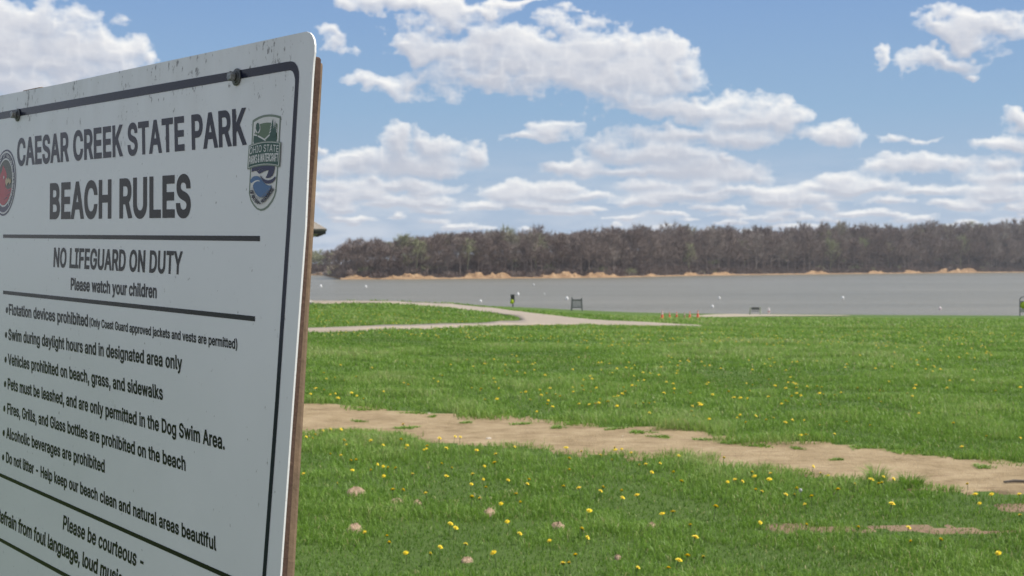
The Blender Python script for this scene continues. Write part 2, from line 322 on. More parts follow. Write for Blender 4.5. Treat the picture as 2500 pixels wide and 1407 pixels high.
def mesh_object(name, verts, faces, mats, parent=None, smooth=False, mat_index=None):
    me = bpy.data.meshes.new(name)
    me.from_pydata([tuple(v) for v in verts], [], faces)
    for m in (mats if isinstance(mats, (list, tuple)) else [mats]):
        me.materials.append(m)
    if mat_index is not None:
        me.polygons.foreach_set('material_index', np.asarray(mat_index, np.int32))
    if smooth:
        me.polygons.foreach_set('use_smooth', np.ones(len(me.polygons), bool))
    me.update()
    o = bpy.data.objects.new(name, me)
    COL.objects.link(o)
    if parent: o.parent = parent
    return o


def big_mesh(name, verts, loops, starts, totals, mat, attrs=None, smooth=False, mat_index=None, mats=None):
    """One mesh from flat numpy arrays (grass, twigs: a few hundred thousand faces)."""
    me = bpy.data.meshes.new(name)
    me.vertices.add(len(verts))
    me.vertices.foreach_set('co', np.ascontiguousarray(verts, np.float32).ravel())
    me.loops.add(len(loops))
    me.loops.foreach_set('vertex_index', np.ascontiguousarray(loops, np.int32))
    me.polygons.add(len(starts))
    me.polygons.foreach_set('loop_start', np.ascontiguousarray(starts, np.int32))
    try:
        me.polygons.foreach_set('loop_total', np.ascontiguousarray(totals, np.int32))
    except Exception:
        pass
    for m in (mats or [mat]):
        me.materials.append(m)
    if mat_index is not None:
        me.polygons.foreach_set('material_index', np.asarray(mat_index, np.int32))
    for k, a in (attrs or {}).items():
        at = me.attributes.new(k, 'FLOAT', 'POINT')
        at.data.foreach_set('value', np.ascontiguousarray(a, np.float32))
    if smooth:
        me.polygons.foreach_set('use_smooth', np.ones(len(starts), bool))
    me.update(calc_edges=True)
    o = bpy.data.objects.new(name, me)
    COL.objects.link(o)
    return o


class MB:
    """Collects boxes, tubes, lathes and prisms into one mesh."""
    def __init__(self):
        self.v, self.f, self.mi = [], [], []

    def add(self, v, f, mi=0):
        n = len(self.v)
        self.v += [tuple(p) for p in v]
        self.f += [tuple(i + n for i in q) for q in f]
        self.mi += [mi] * len(f)

    def box(self, c, s, M=None, bev=0.0, mi=0):
        bm = bmesh.new()
        bmesh.ops.create_cube(bm, size=1.0)
        bmesh.ops.scale(bm, vec=Vector(s), verts=bm.verts)
        if bev > 0:
            bmesh.ops.bevel(bm, geom=bm.edges[:], offset=bev, segments=2, profile=0.6, affect='EDGES')
        bmesh.ops.translate(bm, vec=Vector(c), verts=bm.verts)
        if M is not None: bmesh.ops.transform(bm, matrix=M, verts=bm.verts)
        bm.verts.ensure_lookup_table()
        self.add([v.co.copy() for v in bm.verts], [[v.index for v in f.verts] for f in bm.faces], mi)
        bm.free()

    def tube(self, pts, radii, seg=10, caps=True, mi=0):
        pts = [Vector(p) for p in pts]
        if not hasattr(radii, '__len__'): radii = [radii] * len(pts)
        base, rings = [], []
        t0 = (pts[1] - pts[0]).normalized()
        a = t0.orthogonal().normalized()
        for i, p in enumerate(pts):
            t = (pts[min(i + 1, len(pts) - 1)] - pts[max(i - 1, 0)]).normalized()
            a = (a - t * a.dot(t)).normalized()
            b = t.cross(a)
            rings.append([len(base) + k for k in range(seg)])
            base += [p + (a * math.cos(2 * math.pi * k / seg) + b * math.sin(2 * math.pi * k / seg)) * radii[i] for k in range(seg)]
        fs = []
        for i in range(len(rings) - 1):
            for k in range(seg):
                fs.append((rings[i][k], rings[i][(k + 1) % seg], rings[i + 1][(k + 1) % seg], rings[i + 1][k]))
        if caps:
            fs.append(tuple(reversed(rings[0])))
            fs.append(tuple(rings[-1]))
        self.add(base, fs, mi)

    def lathe(self, prof, seg=20, M=None, mi=0):
        vs, fs = [], []
        for r, z in prof:
            for k in range(seg):
                t = 2 * math.pi * k / seg
                vs.append(Vector((r * math.cos(t), r * math.sin(t), z)))
        for i in range(len(prof) - 1):
            for k in range(seg):
                a, b = i * seg + k, i * seg + (k + 1) % seg
                fs.append((a, b, b + seg, a + seg))
        if prof[0][0] > 1e-5: fs.append(tuple(reversed(range(seg))))
        if prof[-1][0] > 1e-5: fs.append(tuple((len(prof) - 1) * seg + k for k in range(seg)))
        if M is not None: vs = [M @ v for v in vs]
        self.add(vs, fs, mi)

    def prism(self, poly, depth0, depth1, M=None, mi=0):
        """Polygon in XY pushed from z=depth0 to z=depth1."""
        n = len(poly)
        vs = [Vector((x, y, depth0)) for x, y in poly] + [Vector((x, y, depth1)) for x, y in poly]
        tri = tessellate_polygon([[Vector((x, y, 0)) for x, y in poly]])
        fs = [tuple(t) for t in tri] + [tuple(reversed([i + n for i in t])) for t in tri]
        fs += [(i, (i + 1) % n, (i + 1) % n + n, i + n) for i in range(n)]
        if M is not None: vs = [M @ v for v in vs]
        self.add(vs, fs, mi)

    def build(self, name, mats, parent=None, smooth=False):
        o = mesh_object(name, self.v, self.f, mats, parent, smooth, self.mi)
        bm = bmesh.new(); bm.from_mesh(o.data)
        bmesh.ops.recalc_face_normals(bm, faces=bm.faces)
        bm.to_mesh(o.data); bm.free()
        if smooth:
            try: o.data.set_sharp_from_angle(angle=R(40))
            except Exception: pass
        return o


# ------------------------------------------------------------------ materials
class Mat:
    """Short-hand for node trees with a Principled BSDF."""
    def __init__(self, name, base=(0.5, 0.5, 0.5), rough=0.6, metal=0.0, spec=0.5):
        self.m = bpy.data.materials.new(name)
        self.m.use_nodes = True
        self.nt = self.m.node_tree
        self.b = self.nt.nodes['Principled BSDF']
        self.b.inputs['Base Color'].default_value = (*base, 1)
        self.b.inputs['Roughness'].default_value = rough
        self.b.inputs['Metallic'].default_value = metal
        self.b.inputs['Specular IOR Level'].default_value = spec
        self._co = None

    def n(self, t, **kw):
        x = self.nt.nodes.new(t)
        for k, v in kw.items(): setattr(x, k, v)
        return x

    def link(self, a, b): self.nt.links.new(a, b)

    def co(self, kind='Object'):
        if self._co is None: self._co = self.n('ShaderNodeTexCoord')
        return self._co.outputs[kind]

    def noise(self, scale, detail=4, rough=0.55, kind='Object', stretch=None):
        x = self.n('ShaderNodeTexNoise')
        x.inputs['Scale'].default_value = scale
        x.inputs['Detail'].default_value = detail
        x.inputs['Roughness'].default_value = rough
        src = self.co(kind)
        if stretch:
            mp = self.n('ShaderNodeMapping'); mp.inputs['Scale'].default_value = stretch
            self.link(src, mp.inputs[0]); src = mp.outputs[0]
        self.link(src, x.inputs['Vector'])
        return x.outputs['Fac']

    def ramp(self, fac, stops):
        x = self.n('ShaderNodeValToRGB')
        e = x.color_ramp.elements
        while len(e) < len(stops): e.new(0.5)
        for i, (p, c) in enumerate(stops):
            e[i].position = p
            e[i].color = (*c, 1) if hasattr(c, '__len__') else (c, c, c, 1)
        self.link(fac, x.inputs[0])
        return x.outputs[0]

    def mix(self, fac, a, b, blend='MIX'):
        x = self.n('ShaderNodeMix', data_type='RGBA', blend_type=blend)
        for i, v in ((0, fac), (6, a), (7, b)):
            if hasattr(v, 'is_linked'): self.link(v, x.inputs[i])
            elif i == 0: x.inputs[0].default_value = v
            else: x.inputs[i].default_value = (*v, 1)
        return x.outputs[2]

    def math(self, op, a, b=0.0, clamp=False):
        x = self.n('ShaderNodeMath', operation=op, use_clamp=clamp)
        for i, v in enumerate((a, b)):
            if hasattr(v, 'is_linked'): self.link(v, x.inputs[i])
            else: x.inputs[i].default_value = v
        return x.outputs[0]

    def attr(self, name):
        x = self.n('ShaderNodeAttribute', attribute_name=name)
        return x.outputs['Fac']

    def bump(self, h, strength=0.3, dist=0.01):
        x = self.n('ShaderNodeBump')
        x.inputs['Strength'].default_value = strength
        x.inputs['Distance'].default_value = dist
        self.link(h, x.inputs['Height'])
        self.link(x.outputs[0], self.b.inputs['Normal'])

    def color(self, c): self.link(c, self.b.inputs['Base Color']); return self

    def rough(self, c): self.link(c, self.b.inputs['Roughness']); return self


def plain(name, c, rough=0.6, metal=0.0, vary=0.15, scale=8.0, bump=0.0, spec=0.5):
    m = Mat(name, c, rough, metal, spec)
    f = m.noise(scale, 5, 0.6)
    lo = tuple(x * (1 - vary) for x in c); hi = tuple(min(x * (1 + vary), 1) for x in c)
    m.color(m.ramp(f, [(0.3, lo), (0.7, hi)]))
    m.rough(m.ramp(f, [(0.3, rough * 0.85), (0.7, min(rough * 1.15, 1))]))
    if bump: m.bump(m.noise(scale * 6, 4), bump, 0.004)
    return m.m


# ------------------------------------------------------------------ the lie of the land
# the lawn is level near the sign, then falls to a crest, beyond which the bank drops to the lake
LAKE_Z = EYE - 5.9
_CX = np.array([-400, 600, 950, 1100, 1250, 1410, 1550, 1700, 1850, 2100, 2500, 3200], float)
_CY = np.array([735, 735, 736, 741, 749, 757, 763, 766, 767, 769, 771, 771], float)
_CD = np.array([75, 75, 76, 95, 130, 142, 150, 156, 158, 152, 146, 146], float)
_CS = (_CX - 1250) / FPX                   # bearing (x / y) of each crest sample
_CZ = EYE - (_CY - 645) / FPX * _CD        # its height


def terrain(x, y):
    x = np.asarray(x, float); y = np.asarray(y, float)
    s = x / np.maximum(y, 6.0)
    dc = np.interp(s, _CS, _CD)
    zc = np.interp(s, _CS, _CZ)
    t = np.clip((y - 13.0) / (dc - 13.0), 0, None)
    t = np.where(t < 0.12, t * t / 0.24 + 0.0, t - 0.06) / 0.94
    z = np.where(t <= 1, zc * t, zc - (y - dc) * 0.085)
    z = z + 0.025 * np.sin(x * 0.9 + 1.3 * np.sin(y * 0.31)) * np.sin(y * 0.55 + 0.4 * np.sin(x * 0.7)) * np.clip(1.2 - t * 1.2, 0, 1)
    return np.maximum(z, LAKE_Z - 4.0)


_CR = cam.rotation_euler.to_matrix()


def ray(px, py):
    return (_CR @ Vector(((px - 1250) / FPX, -(py - 703.5) / FPX, -1.0))).normalized()


def ground_at(px, py):
    """Where the line of sight through photo pixel px, py meets the lawn."""
    d = ray(px, py)
    lo, hi = 2.0, None
    prev = 2.0
    for t in np.concatenate([np.arange(2, 30, 0.5), np.arange(30, 190, 1.0)]):
        p = Vector((0, 0, EYE)) + d * t
        if p.z < terrain(p.x, p.y):
            lo, hi = prev, t
            break
        prev = t
    if hi is None: hi, lo = 190.0, 190.0
    for _ in range(30):
        m = (lo + hi) / 2
        p = Vector((0, 0, EYE)) + d * m
        if p.z < terrain(p.x, p.y): hi = m
        else: lo = m
    p = Vector((0, 0, EYE)) + d * hi
    return Vector((p.x, p.y, float(terrain(p.x, p.y))))


def lake_at(px, py):
    d = ray(px, py)
    t = (LAKE_Z - EYE) / d.z
    return Vector((d.x * t, d.y * t, LAKE_Z))


def at_depth(px, y):
    """Ground point on bearing px at depth y."""
    x = (px - 1250) / FPX * y
    return Vector((x, y, float(terrain(x, y))))


def in_poly(x, y, poly):
    poly = np.asarray(poly)
    inside = np.zeros(np.shape(x), bool)
    n = len(poly)
    for i in range(n):
        x0, y0 = poly[i]; x1, y1 = poly[(i + 1) % n]
        c = ((y0 > y) != (y1 > y)) & (x < (x1 - x0) * (y - y0) / (y1 - y0 + 1e-12) + x0)
        inside ^= c
    return inside


# ================================================================== ground, paths, water
def grass_colour(m, scale=1.0):
    big = m.noise(0.16 * scale, 5, 0.6)
    mid = m.noise(1.1 * scale, 5, 0.65)
    fine = m.noise(28 * scale, 4, 0.7)
    a = m.ramp(mid, [(0.30, (0.062, 0.118, 0.022)), (0.52, (0.092, 0.158, 0.032)), (0.72, (0.130, 0.196, 0.050))])
    b = m.mix(m.ramp(big, [(0.35, 0.0), (0.65, 0.75)]), a, (0.105, 0.155, 0.036))
    return m.mix(m.ramp(fine, [(0.3, 0.0), (0.75, 0.5)]), b, (0.045, 0.095, 0.018)), fine


def build_ground():
    m = Mat('lawn_soil', rough=0.95, spec=0.15)
    c, fine = grass_colour(m)
    # straw and dry thatch in small patches
    dry = m.noise(3.0, 6, 0.7)
    c = m.mix(m.ramp(dry, [(0.62, 0.0), (0.74, 0.55)]), c, (0.20, 0.165, 0.07))
    near = m.n('ShaderNodeSeparateXYZ'); m.link(m.co(), near.inputs[0])
    nf = m.ramp(m.math('DIVIDE', near.outputs[1], 30.0), [(0.0, 0.0), (0.15, 0.0), (0.2, 1.0), (0.4, 0.9), (1.0, 0.0)])
    c = m.mix(m.math('MULTIPLY', nf, 0.6), c, (0.070, 0.110, 0.028))     # thatch and soil between the blades
    m.color(c)
    m.bump(fine, 0.6, 0.03)
    ks = np.concatenate([np.linspace(-9, -1.0, 22)[:-1], np.linspace(-1.0, -0.5, 24)[:-1], np.linspace(-0.5, 0.5, 170), np.linspace(0.5, 1.0, 24)[1:], np.linspace(1.0, 9, 22)[1:]])
    ys = np.concatenate([np.linspace(-90, 0, 16)[:-1], np.linspace(0, 30, 100)[:-1], np.linspace(30, 110, 90)[:-1], np.linspace(110, 190, 90)])
    Y, K = np.meshgrid(ys, ks, indexing='ij')
    X = K * np.maximum(Y, 9.0)
    Z = terrain(X, Y)
    nv = Y.size; h, w = Y.shape
    idx = np.arange(nv).reshape(h, w)
    q = np.stack([idx[:-1, :-1], idx[:-1, 1:], idx[1:, 1:], idx[1:, :-1]], -1).reshape(-1, 4)
    v = np.stack([X, Y, Z], -1).reshape(-1, 3)
    o = big_mesh('ground', v, q.ravel(), np.arange(len(q)) * 4, np.full(len(q), 4), m.m, smooth=True)
    tag(o, kind='structure')


def densify(poly, step, jitter=0.0, rng=None):
    out = []
    n = len(poly)
    for i in range(n):
        a = Vector(poly[i]); b = Vector(poly[(i + 1) % n])
        k = max(1, int((b - a).length / step))
        for j in range(k):
            p = a.lerp(b, j / k)
            if jitter and (j or True):
                p = p + Vector((rng.normal() * jitter, rng.normal() * jitter))
            out.append((p.x, p.y))
    return out


def offset_poly(pts, d):
    n = len(pts); out = []
    for i in range(n):
        a = Vector(pts[i - 1]); b = Vector(pts[i]); c = Vector(pts[(i + 1) % n])
        e1 = (b - a); e2 = (c - b)
        if e1.length < 1e-9 or e2.length < 1e-9:
            out.append(b); continue
        e1.normalize(); e2.normalize()
        n1 = Vector((-e1.y, e1.x)); n2 = Vector((-e2.y, e2.x))
        m = n1 + n2
        l = m.length
        if l < 0.3: m = n1; k = 1.0
        else:
            m /= l; k = min(1.0 / max(m.dot(n1), 0.4), 1.8)
        out.append(b + m * d * k)
    return out


def drape(name, poly, mat, lift, cell, thick=0.0, grow=0.0):
    """A sheet with the given outline laid on the lawn (xy polygon, dense outline)."""
    if grow:                                  # soil runs on a little under the grass and dips below it
        area = sum(poly[i][0] * poly[(i + 1) % len(poly)][1] - poly[(i + 1) % len(poly)][0] * poly[i][1] for i in range(len(poly)))
        poly = [(p.x, p.y) for p in offset_poly(poly, -grow if area > 0 else grow)]
    pts = [Vector(p) for p in poly]
    n = len(pts)
    xs = [p.x for p in pts]; ys = [p.y for p in pts]
    gx = np.arange(min(xs), max(xs), cell); gy = np.arange(min(ys), max(ys), cell)
    GX, GY = np.meshgrid(gx, gy)
    ins = in_poly(GX, GY, np.array(poly))
    inner = [Vector((a, b)) for a, b in zip(GX[ins], GY[ins])]
    allp = pts + inner
    edges = [(i, (i + 1) % n) for i in range(n)]
    res = delaunay_2d_cdt(allp, edges, [], 0, 1e-5)
    co, fs = res[0], res[2]
    cen = np.array([[sum(co[i].x for i in f) / len(f), sum(co[i].y for i in f) / len(f)] for f in fs])
    keep = in_poly(cen[:, 0], cen[:, 1], np.array(poly))
    C = np.array([[p.x, p.y] for p in co])
    Z = terrain(C[:, 0], C[:, 1]) + lift
    if grow: Z[:n] -= lift + 0.02
    used = [f for f, k in zip(fs, keep) if k]
    verts = [(C[i, 0], C[i, 1], Z[i]) for i in range(len(C))]
    faces = [tuple(f) for f in used]
    o = mesh_object(name, verts, faces, mat, smooth=True)
    bm = bmesh.new(); bm.from_mesh(o.data)
    bmesh.ops.delete(bm, geom=[v for v in bm.verts if not v.link_faces], context='VERTS')
    if thick:
        r = bmesh.ops.extrude_face_region(bm, geom=bm.faces[:])
        for e in r['geom']:
            if isinstance(e, bmesh.types.BMVert): e.co.z += 0  # the new layer stays, the old one sinks
        top = {e for e in r['geom'] if isinstance(e, bmesh.types.BMVert)}
        for v in bm.verts:
            if v not in top: v.co.z -= thick
        bmesh.ops.recalc_face_normals(bm, faces=bm.faces)
    bm.to_mesh(o.data); bm.free()
    return o


def px_outline(pts):
    return [tuple(ground_at(*p)[:2]) for p in pts]


DIRT_TOP = [(150, 962), (350, 968), (560, 975), (731, 987), (797, 990), (867, 994), (914, 1001), (980, 1007), (1050, 1013), (1128, 1018), (1205, 1019), (1283, 1023), (1361, 1031),
            (1439, 1041), (1516, 1050), (1600, 1046), (1697, 1060), (1775, 1074), (1872, 1085), (1989, 1085), (2086, 1093), (2183, 1105), (2261, 1117),
            (2339, 1122), (2416, 1128), (2500, 1136), (2700, 1152)]
DIRT_BOT = [(2700, 1222), (2500, 1204), (2436, 1196), (2358, 1200), (2280, 1196), (2241, 1184), (2183, 1174), (2105, 1170), (2066, 1169), (2008, 1160), (1930, 1156), (1853, 1146),
            (1767, 1136), (1678, 1118), (1600, 1116), (1536, 1117), (1477, 1103), (1419, 1112), (1361, 1102), (1283, 1090), (1205, 1089), (1128, 1085),
            (1050, 1077), (972, 1063), (887, 1059), (817, 1057), (731, 1063), (560, 1050), (350, 1036), (150, 1020)]
STRIP = [(1850, 1289), (1930, 1282), (2040, 1289), (2130, 1288), (2200, 1281), (2300, 1284), (2400, 1290), (2490, 1298), (2440, 1307), (2330, 1307), (2200, 1302), (2080, 1298), (1960, 1302), (1880, 1299)]
STRIP_B = [(2425, 1238), (2470, 1230), (2560, 1236), (2600, 1250), (2500, 1256), (2440, 1250)]
WALK = [  # outline of the concrete walk: from the right tip along its far edge, round the left, back along the near edge
    (1715, 797.6), (1640, 792.5), (1540, 787), (1440, 782), (1396, 777.5), (1352, 772), (1308, 767), (1264, 761.5), (1203, 753), (1131, 746.5), (1034, 740.5), (937, 737.2), (860, 736.4), (700, 736), (520, 737),
    (520, 745), (700, 744.5), (800, 742), (860, 741), (937, 742), (1034, 747.5), (1131, 756), (1203, 764.5), (1246, 771.5), (1268, 778), (1276, 782.5),
    (1264, 785.5), (1200, 789), (1100, 793), (1000, 797), (900, 800), (800, 803.5), (700, 806.5), (500, 812), (500, 820), (700, 814), (800, 811), (900, 808), (1000, 804.5),
    (1100, 800.5), (1200, 797), (1300, 795), (1400, 794), (1503, 795), (1627, 797.2), (1700, 799)]
SAND = [(1690, 772), (1740, 768.5), (1790, 767.2), (1850, 768.0), (1960, 769.6), (2070, 770.6), (2070, 772.2), (1960, 772.4), (1850, 773.2), (1780, 774.8), (1700, 775.4)]

dirt_poly = px_outline(DIRT_TOP + DIRT_BOT)
strip_poly = px_outline(STRIP)
strip_b_poly = px_outline(STRIP_B)
walk_poly = px_outline(WALK)


def build_paths():
    rng = np.random.default_rng(3)
    m = Mat('trodden_soil', rough=0.95, spec=0.2)
    f1 = m.noise(2.6, 8, 0.72); f2 = m.noise(30, 4, 0.7); f3 = m.noise(9, 5, 0.6, stretch=(0.4, 1.6, 1))
    c = m.ramp(f1, [(0.30, (0.185, 0.132, 0.070)), (0.48, (0.315, 0.236, 0.136)), (0.72, (0.425, 0.33, 0.205))])
    c = m.mix(m.ramp(f3, [(0.52, 0.0), (0.68, 0.7)]), c, (0.20, 0.135, 0.080))
    c = m.mix(m.ramp(f2, [(0.62, 0.0), (0.72, 0.5)]), c, (0.50, 0.42, 0.32))
    m.color(c); m.bump(f2, 0.9, 0.02)
    soil = m.m
    d = densify(dirt_poly, 0.12, 0.03, rng)
    tag(drape('dirt_path', d, soil, 0.012, 0.2, grow=0.16), kind='structure')
    m2 = Mat('thin_soil', rough=0.95, spec=0.2)
    f1 = m2.noise(5, 6, 0.7); f2 = m2.noise(40, 4, 0.7)
    m2.color(m2.mix(m2.ramp(f2, [(0.4, 0.0), (0.7, 0.6)]), m2.ramp(f1, [(0.3, (0.22, 0.14, 0.09)), (0.6, (0.33, 0.23, 0.15)), (0.8, (0.30, 0.25, 0.12))]), (0.13, 0.10, 0.06)))
    m2.bump(f2, 0.8, 0.02)
    tag(drape('bare_soil', densify(strip_poly, 0.07, 0.03, rng), m2.m, 0.010, 0.12, grow=0.03), kind='structure')
    tag(drape('bare_soil', densify(strip_b_poly, 0.07, 0.03, rng), m2.m, 0.010, 0.12, grow=0.03), kind='structure')
    m3 = Mat('concrete_walk', rough=0.85, spec=0.3)
    f = m3.noise(0.7, 6, 0.65); g = m3.noise(60, 3, 0.7)
    m3.color(m3.mix(m3.ramp(g, [(0.3, 0.0), (0.7, 0.35)]), m3.ramp(f, [(0.3, (0.30, 0.25, 0.195)), (0.7, (0.37, 0.315, 0.255))]), (0.25, 0.21, 0.165)))
    tag(drape('walkway', densify(walk_poly, 0.8), m3.m, 0.05, 1.2, thick=0.15), kind='structure')
    m4 = Mat('beach_sand', rough=0.95, spec=0.2)
    f = m4.noise(0.5, 6, 0.65)
    m4.color(m4.ramp(f, [(0.3, (0.31, 0.265, 0.195)), (0.7, (0.40, 0.345, 0.265))]))
    m5 = Mat('bounce_paving_surface', rough=0.9, spec=0.25)
    f = m5.noise(1.5, 6, 0.65)
    m5.color(m5.ramp(f, [(0.3, (0.36, 0.33, 0.29)), (0.7, (0.46, 0.42, 0.37))]))
    tag(drape('bounce_paving', densify([(-16, -14), (9, -14), (9, 0.9), (-16, 0.9)], 0.5), m5.m, 0.04, 1.0, thick=0.1), kind='structure')   # unseen paving, added behind the eye to bounce warm sunlight onto the sign
    tag(drape('sand', densify(px_outline(SAND), 1.2, 0.25, rng), m4.m, 0.03, 1.5), kind='structure')


def build_lake():
    m = Mat('lake_water', (0.085, 0.085, 0.072), 0.30, 0.0, 0.25)
    m.b.inputs['IOR'].default_value = 1.33
    big = m.noise(0.05, 5, 0.65, stretch=(0.12, 0.9, 1))
    m.color(m.ramp(big, [(0.32, (0.150, 0.138, 0.100)), (0.68, (0.212, 0.194, 0.150))]))
    w1 = m.noise(0.55, 6, 0.62, stretch=(0.7, 1.2, 1)); w2 = m.noise(2.6, 4, 0.6, stretch=(0.8, 1.2, 1))
    h = m.math('ADD', w1, m.math('MULTIPLY', w2, 0.35))
    m.bump(h, 1.0, 0.55)
    v = [(-1600, 60, LAKE_Z), (1600, 60, LAKE_Z), (2200, 1700, LAKE_Z), (-2200, 1700, LAKE_Z)]
    tag(mesh_object('water', v, [(0, 1, 2, 3)], m.m), kind='structure')


# ------------------------------------------------------------------ far shore
_SX = np.array([-2600, -800, 300, 600, 760, 790, 812, 830, 1000, 1290, 1500, 1700, 1900, 2100, 2300, 2500, 2900, 3600, 5200], float)
_SY = np.array([672, 673, 673, 672.5, 672, 673, 678, 682.5, 682, 680, 678, 673.5, 671, 669, 667, 665.5, 664, 664, 664], float)
_TX = np.array([-2600, 300, 700, 770, 800, 815, 830, 900, 1000, 1100, 1250, 1400, 1500, 1700, 1900, 2000, 2060, 2200, 2300, 2400, 2500, 2900, 5200], float)
_TY = np.array([606, 610, 614, 617, 619, 612, 600, 588, 577, 571, 566, 564, 561, 558, 561, 554, 553, 561, 552, 549, 546, 546, 546], float)


def shore_d(px): return (EYE - LAKE_Z) * FPX / (np.interp(px, _SX, _SY) - 645)


def tree_top(px):        # height of the skyline of the wood above the lake, measured at the shore
    d = shore_d(px)
    return (np.interp(px, _SX, _SY) - np.interp(px, _TX, _TY)) * d / FPX


# bare clay scarps: from px, to px, height in metres
SCARPS = [(842, 905, 2.6), (945, 1062, 3.2), (1130, 1248, 4.0), (1318, 1420, 4.0), (1420, 1510, 3.4), (1572, 1602, 2.4), (1668, 1702, 2.6), (1735, 1795, 2.6),
          (1970, 2022, 3.2), (2118, 2156, 2.8), (2205, 2246, 3.2), (2290, 2390, 5.0), (770, 786, 2.0), (300, 420, 3), (520, 600, 3)]


def scarp_h(px):
    h = np.zeros_like(px)
    for a, b, t in SCARPS:
        c, r = (a + b) / 2, (b - a) / 2
        q = np.clip(1.0 - np.abs((px - c) / (r * 1.08)) ** 5, 0, 1)
        h = np.maximum(h, t * q)
    return h


def far_z(px, t):
    """Height above the lake t metres behind the shoreline on bearing px."""
    sc = scarp_h(px)
    wob = 0.80 + 0.26 * np.sin(px * 0.083) + 0.20 * np.sin(px * 0.21 + 1.0) + 0.09 * np.sin(px * 0.47 + 2.0) + 0.04 * np.sin(px * 1.1)
    sc = sc * np.clip(wob, 0.4, 1.0) * 0.66
    bank = np.maximum(sc, 1.1)
    top = np.maximum(tree_top(px) - 9.0, bank + 0.6)
    z = np.interp(t, [-6, 0, 3], [-1.2, 0.0, 0.5])
    z = np.where(t > 3, 0.5 + (bank - 0.5) * np.clip((t - 3) / np.where(sc > 0.8, 2.6, 9.0), 0, 1), z)
    z = np.where(t > 12, bank + (top - bank) * np.clip((t - 12) / 60.0, 0, 1) ** 0.85, z)
    return z


def build_far_shore():
    px = np.concatenate([np.linspace(-2600, 250, 60)[:-1], np.linspace(250, 2700, 900), np.linspace(2700, 5200, 60)[1:]])
    t = np.array([-6, -2, 0, 1.5, 3, 3.8, 4.6, 5.6, 7, 9, 12, 16, 22, 30, 42, 58, 80, 100, 140, 220], float)
    P, T = np.meshgrid(px, t, indexing='ij')
    rng = np.random.default_rng(5)
    j = rng.normal(size=P.shape)
    Z = far_z(P, T)
    Z = Z + np.where((T > 2.5) & (T < 10), j * 0.10, 0)
    D = shore_d(P) + T + np.where((T > 1) & (T < 9), rng.normal(size=P.shape) * 0.25, 0)
    X = (P - 1250) / FPX * D
    nh, nw = P.shape
    idx = np.arange(P.size).reshape(nh, nw)
    q = np.stack([idx[:-1, :-1], idx[1:, :-1], idx[1:, 1:], idx[:-1, 1:]], -1).reshape(-1, 4)
    bare = np.where((scarp_h(P) > 0.8) & (T < 6.5) & (Z > 0.15), 1.0, 0.0)
    bare = np.where((T <= 3.0) & (T >= 0), np.maximum(bare, 0.62), bare)
    m = Mat('shore_earth', rough=0.95, spec=0.1)
    f1 = m.noise(0.35, 6, 0.7); f2 = m.noise(1.2, 5, 0.7)
    clay = m.ramp(f1, [(0.28, (0.13, 0.085, 0.055)), (0.5, (0.34, 0.215, 0.120)), (0.74, (0.52, 0.37, 0.225))])
    litter = m.ramp(f2, [(0.3, (0.10, 0.080, 0.068)), (0.7, (0.19, 0.152, 0.13))])
    a = m.math('ADD', m.attr('bare'), m.math('MULTIPLY', m.math('SUBTRACT', f2, 0.5), 0.9))
    m.color(m.mix(m.ramp(a, [(0.42, 0.0), (0.58, 1.0)]), litter, clay))
    m.bump(f2, 0.8, 0.8)
    o = big_mesh('terrain', np.stack([X, D, Z + LAKE_Z], -1).reshape(-1, 3), q.ravel(), np.arange(len(q)) * 4, np.full(len(q), 4), m.m, {'bare': bare.ravel()})
    tag(o, kind='structure')


build_ground()
build_paths()
build_lake()
build_far_shore()



# ================================================================== the wood across the lake
def ribbons(A, B, w0, w1, rng):
    """Flat tapering strips from points A to points B, each turned at random about its own axis."""
    n = len(A)
    d = B - A
    L = np.linalg.norm(d, axis=1, keepdims=True) + 1e-9
    d = d / L
    r = rng.normal(size=(n, 3))
    s = np.cross(d, r); s /= np.linalg.norm(s, axis=1, keepdims=True) + 1e-9
    w0 = np.broadcast_to(w0, (n,))[:, None] / 2; w1 = np.broadcast_to(w1, (n,))[:, None] / 2
    return np.stack([A - s * w0, A + s * w0, B + s * w1, B - s * w1], 1)      # n,4,3


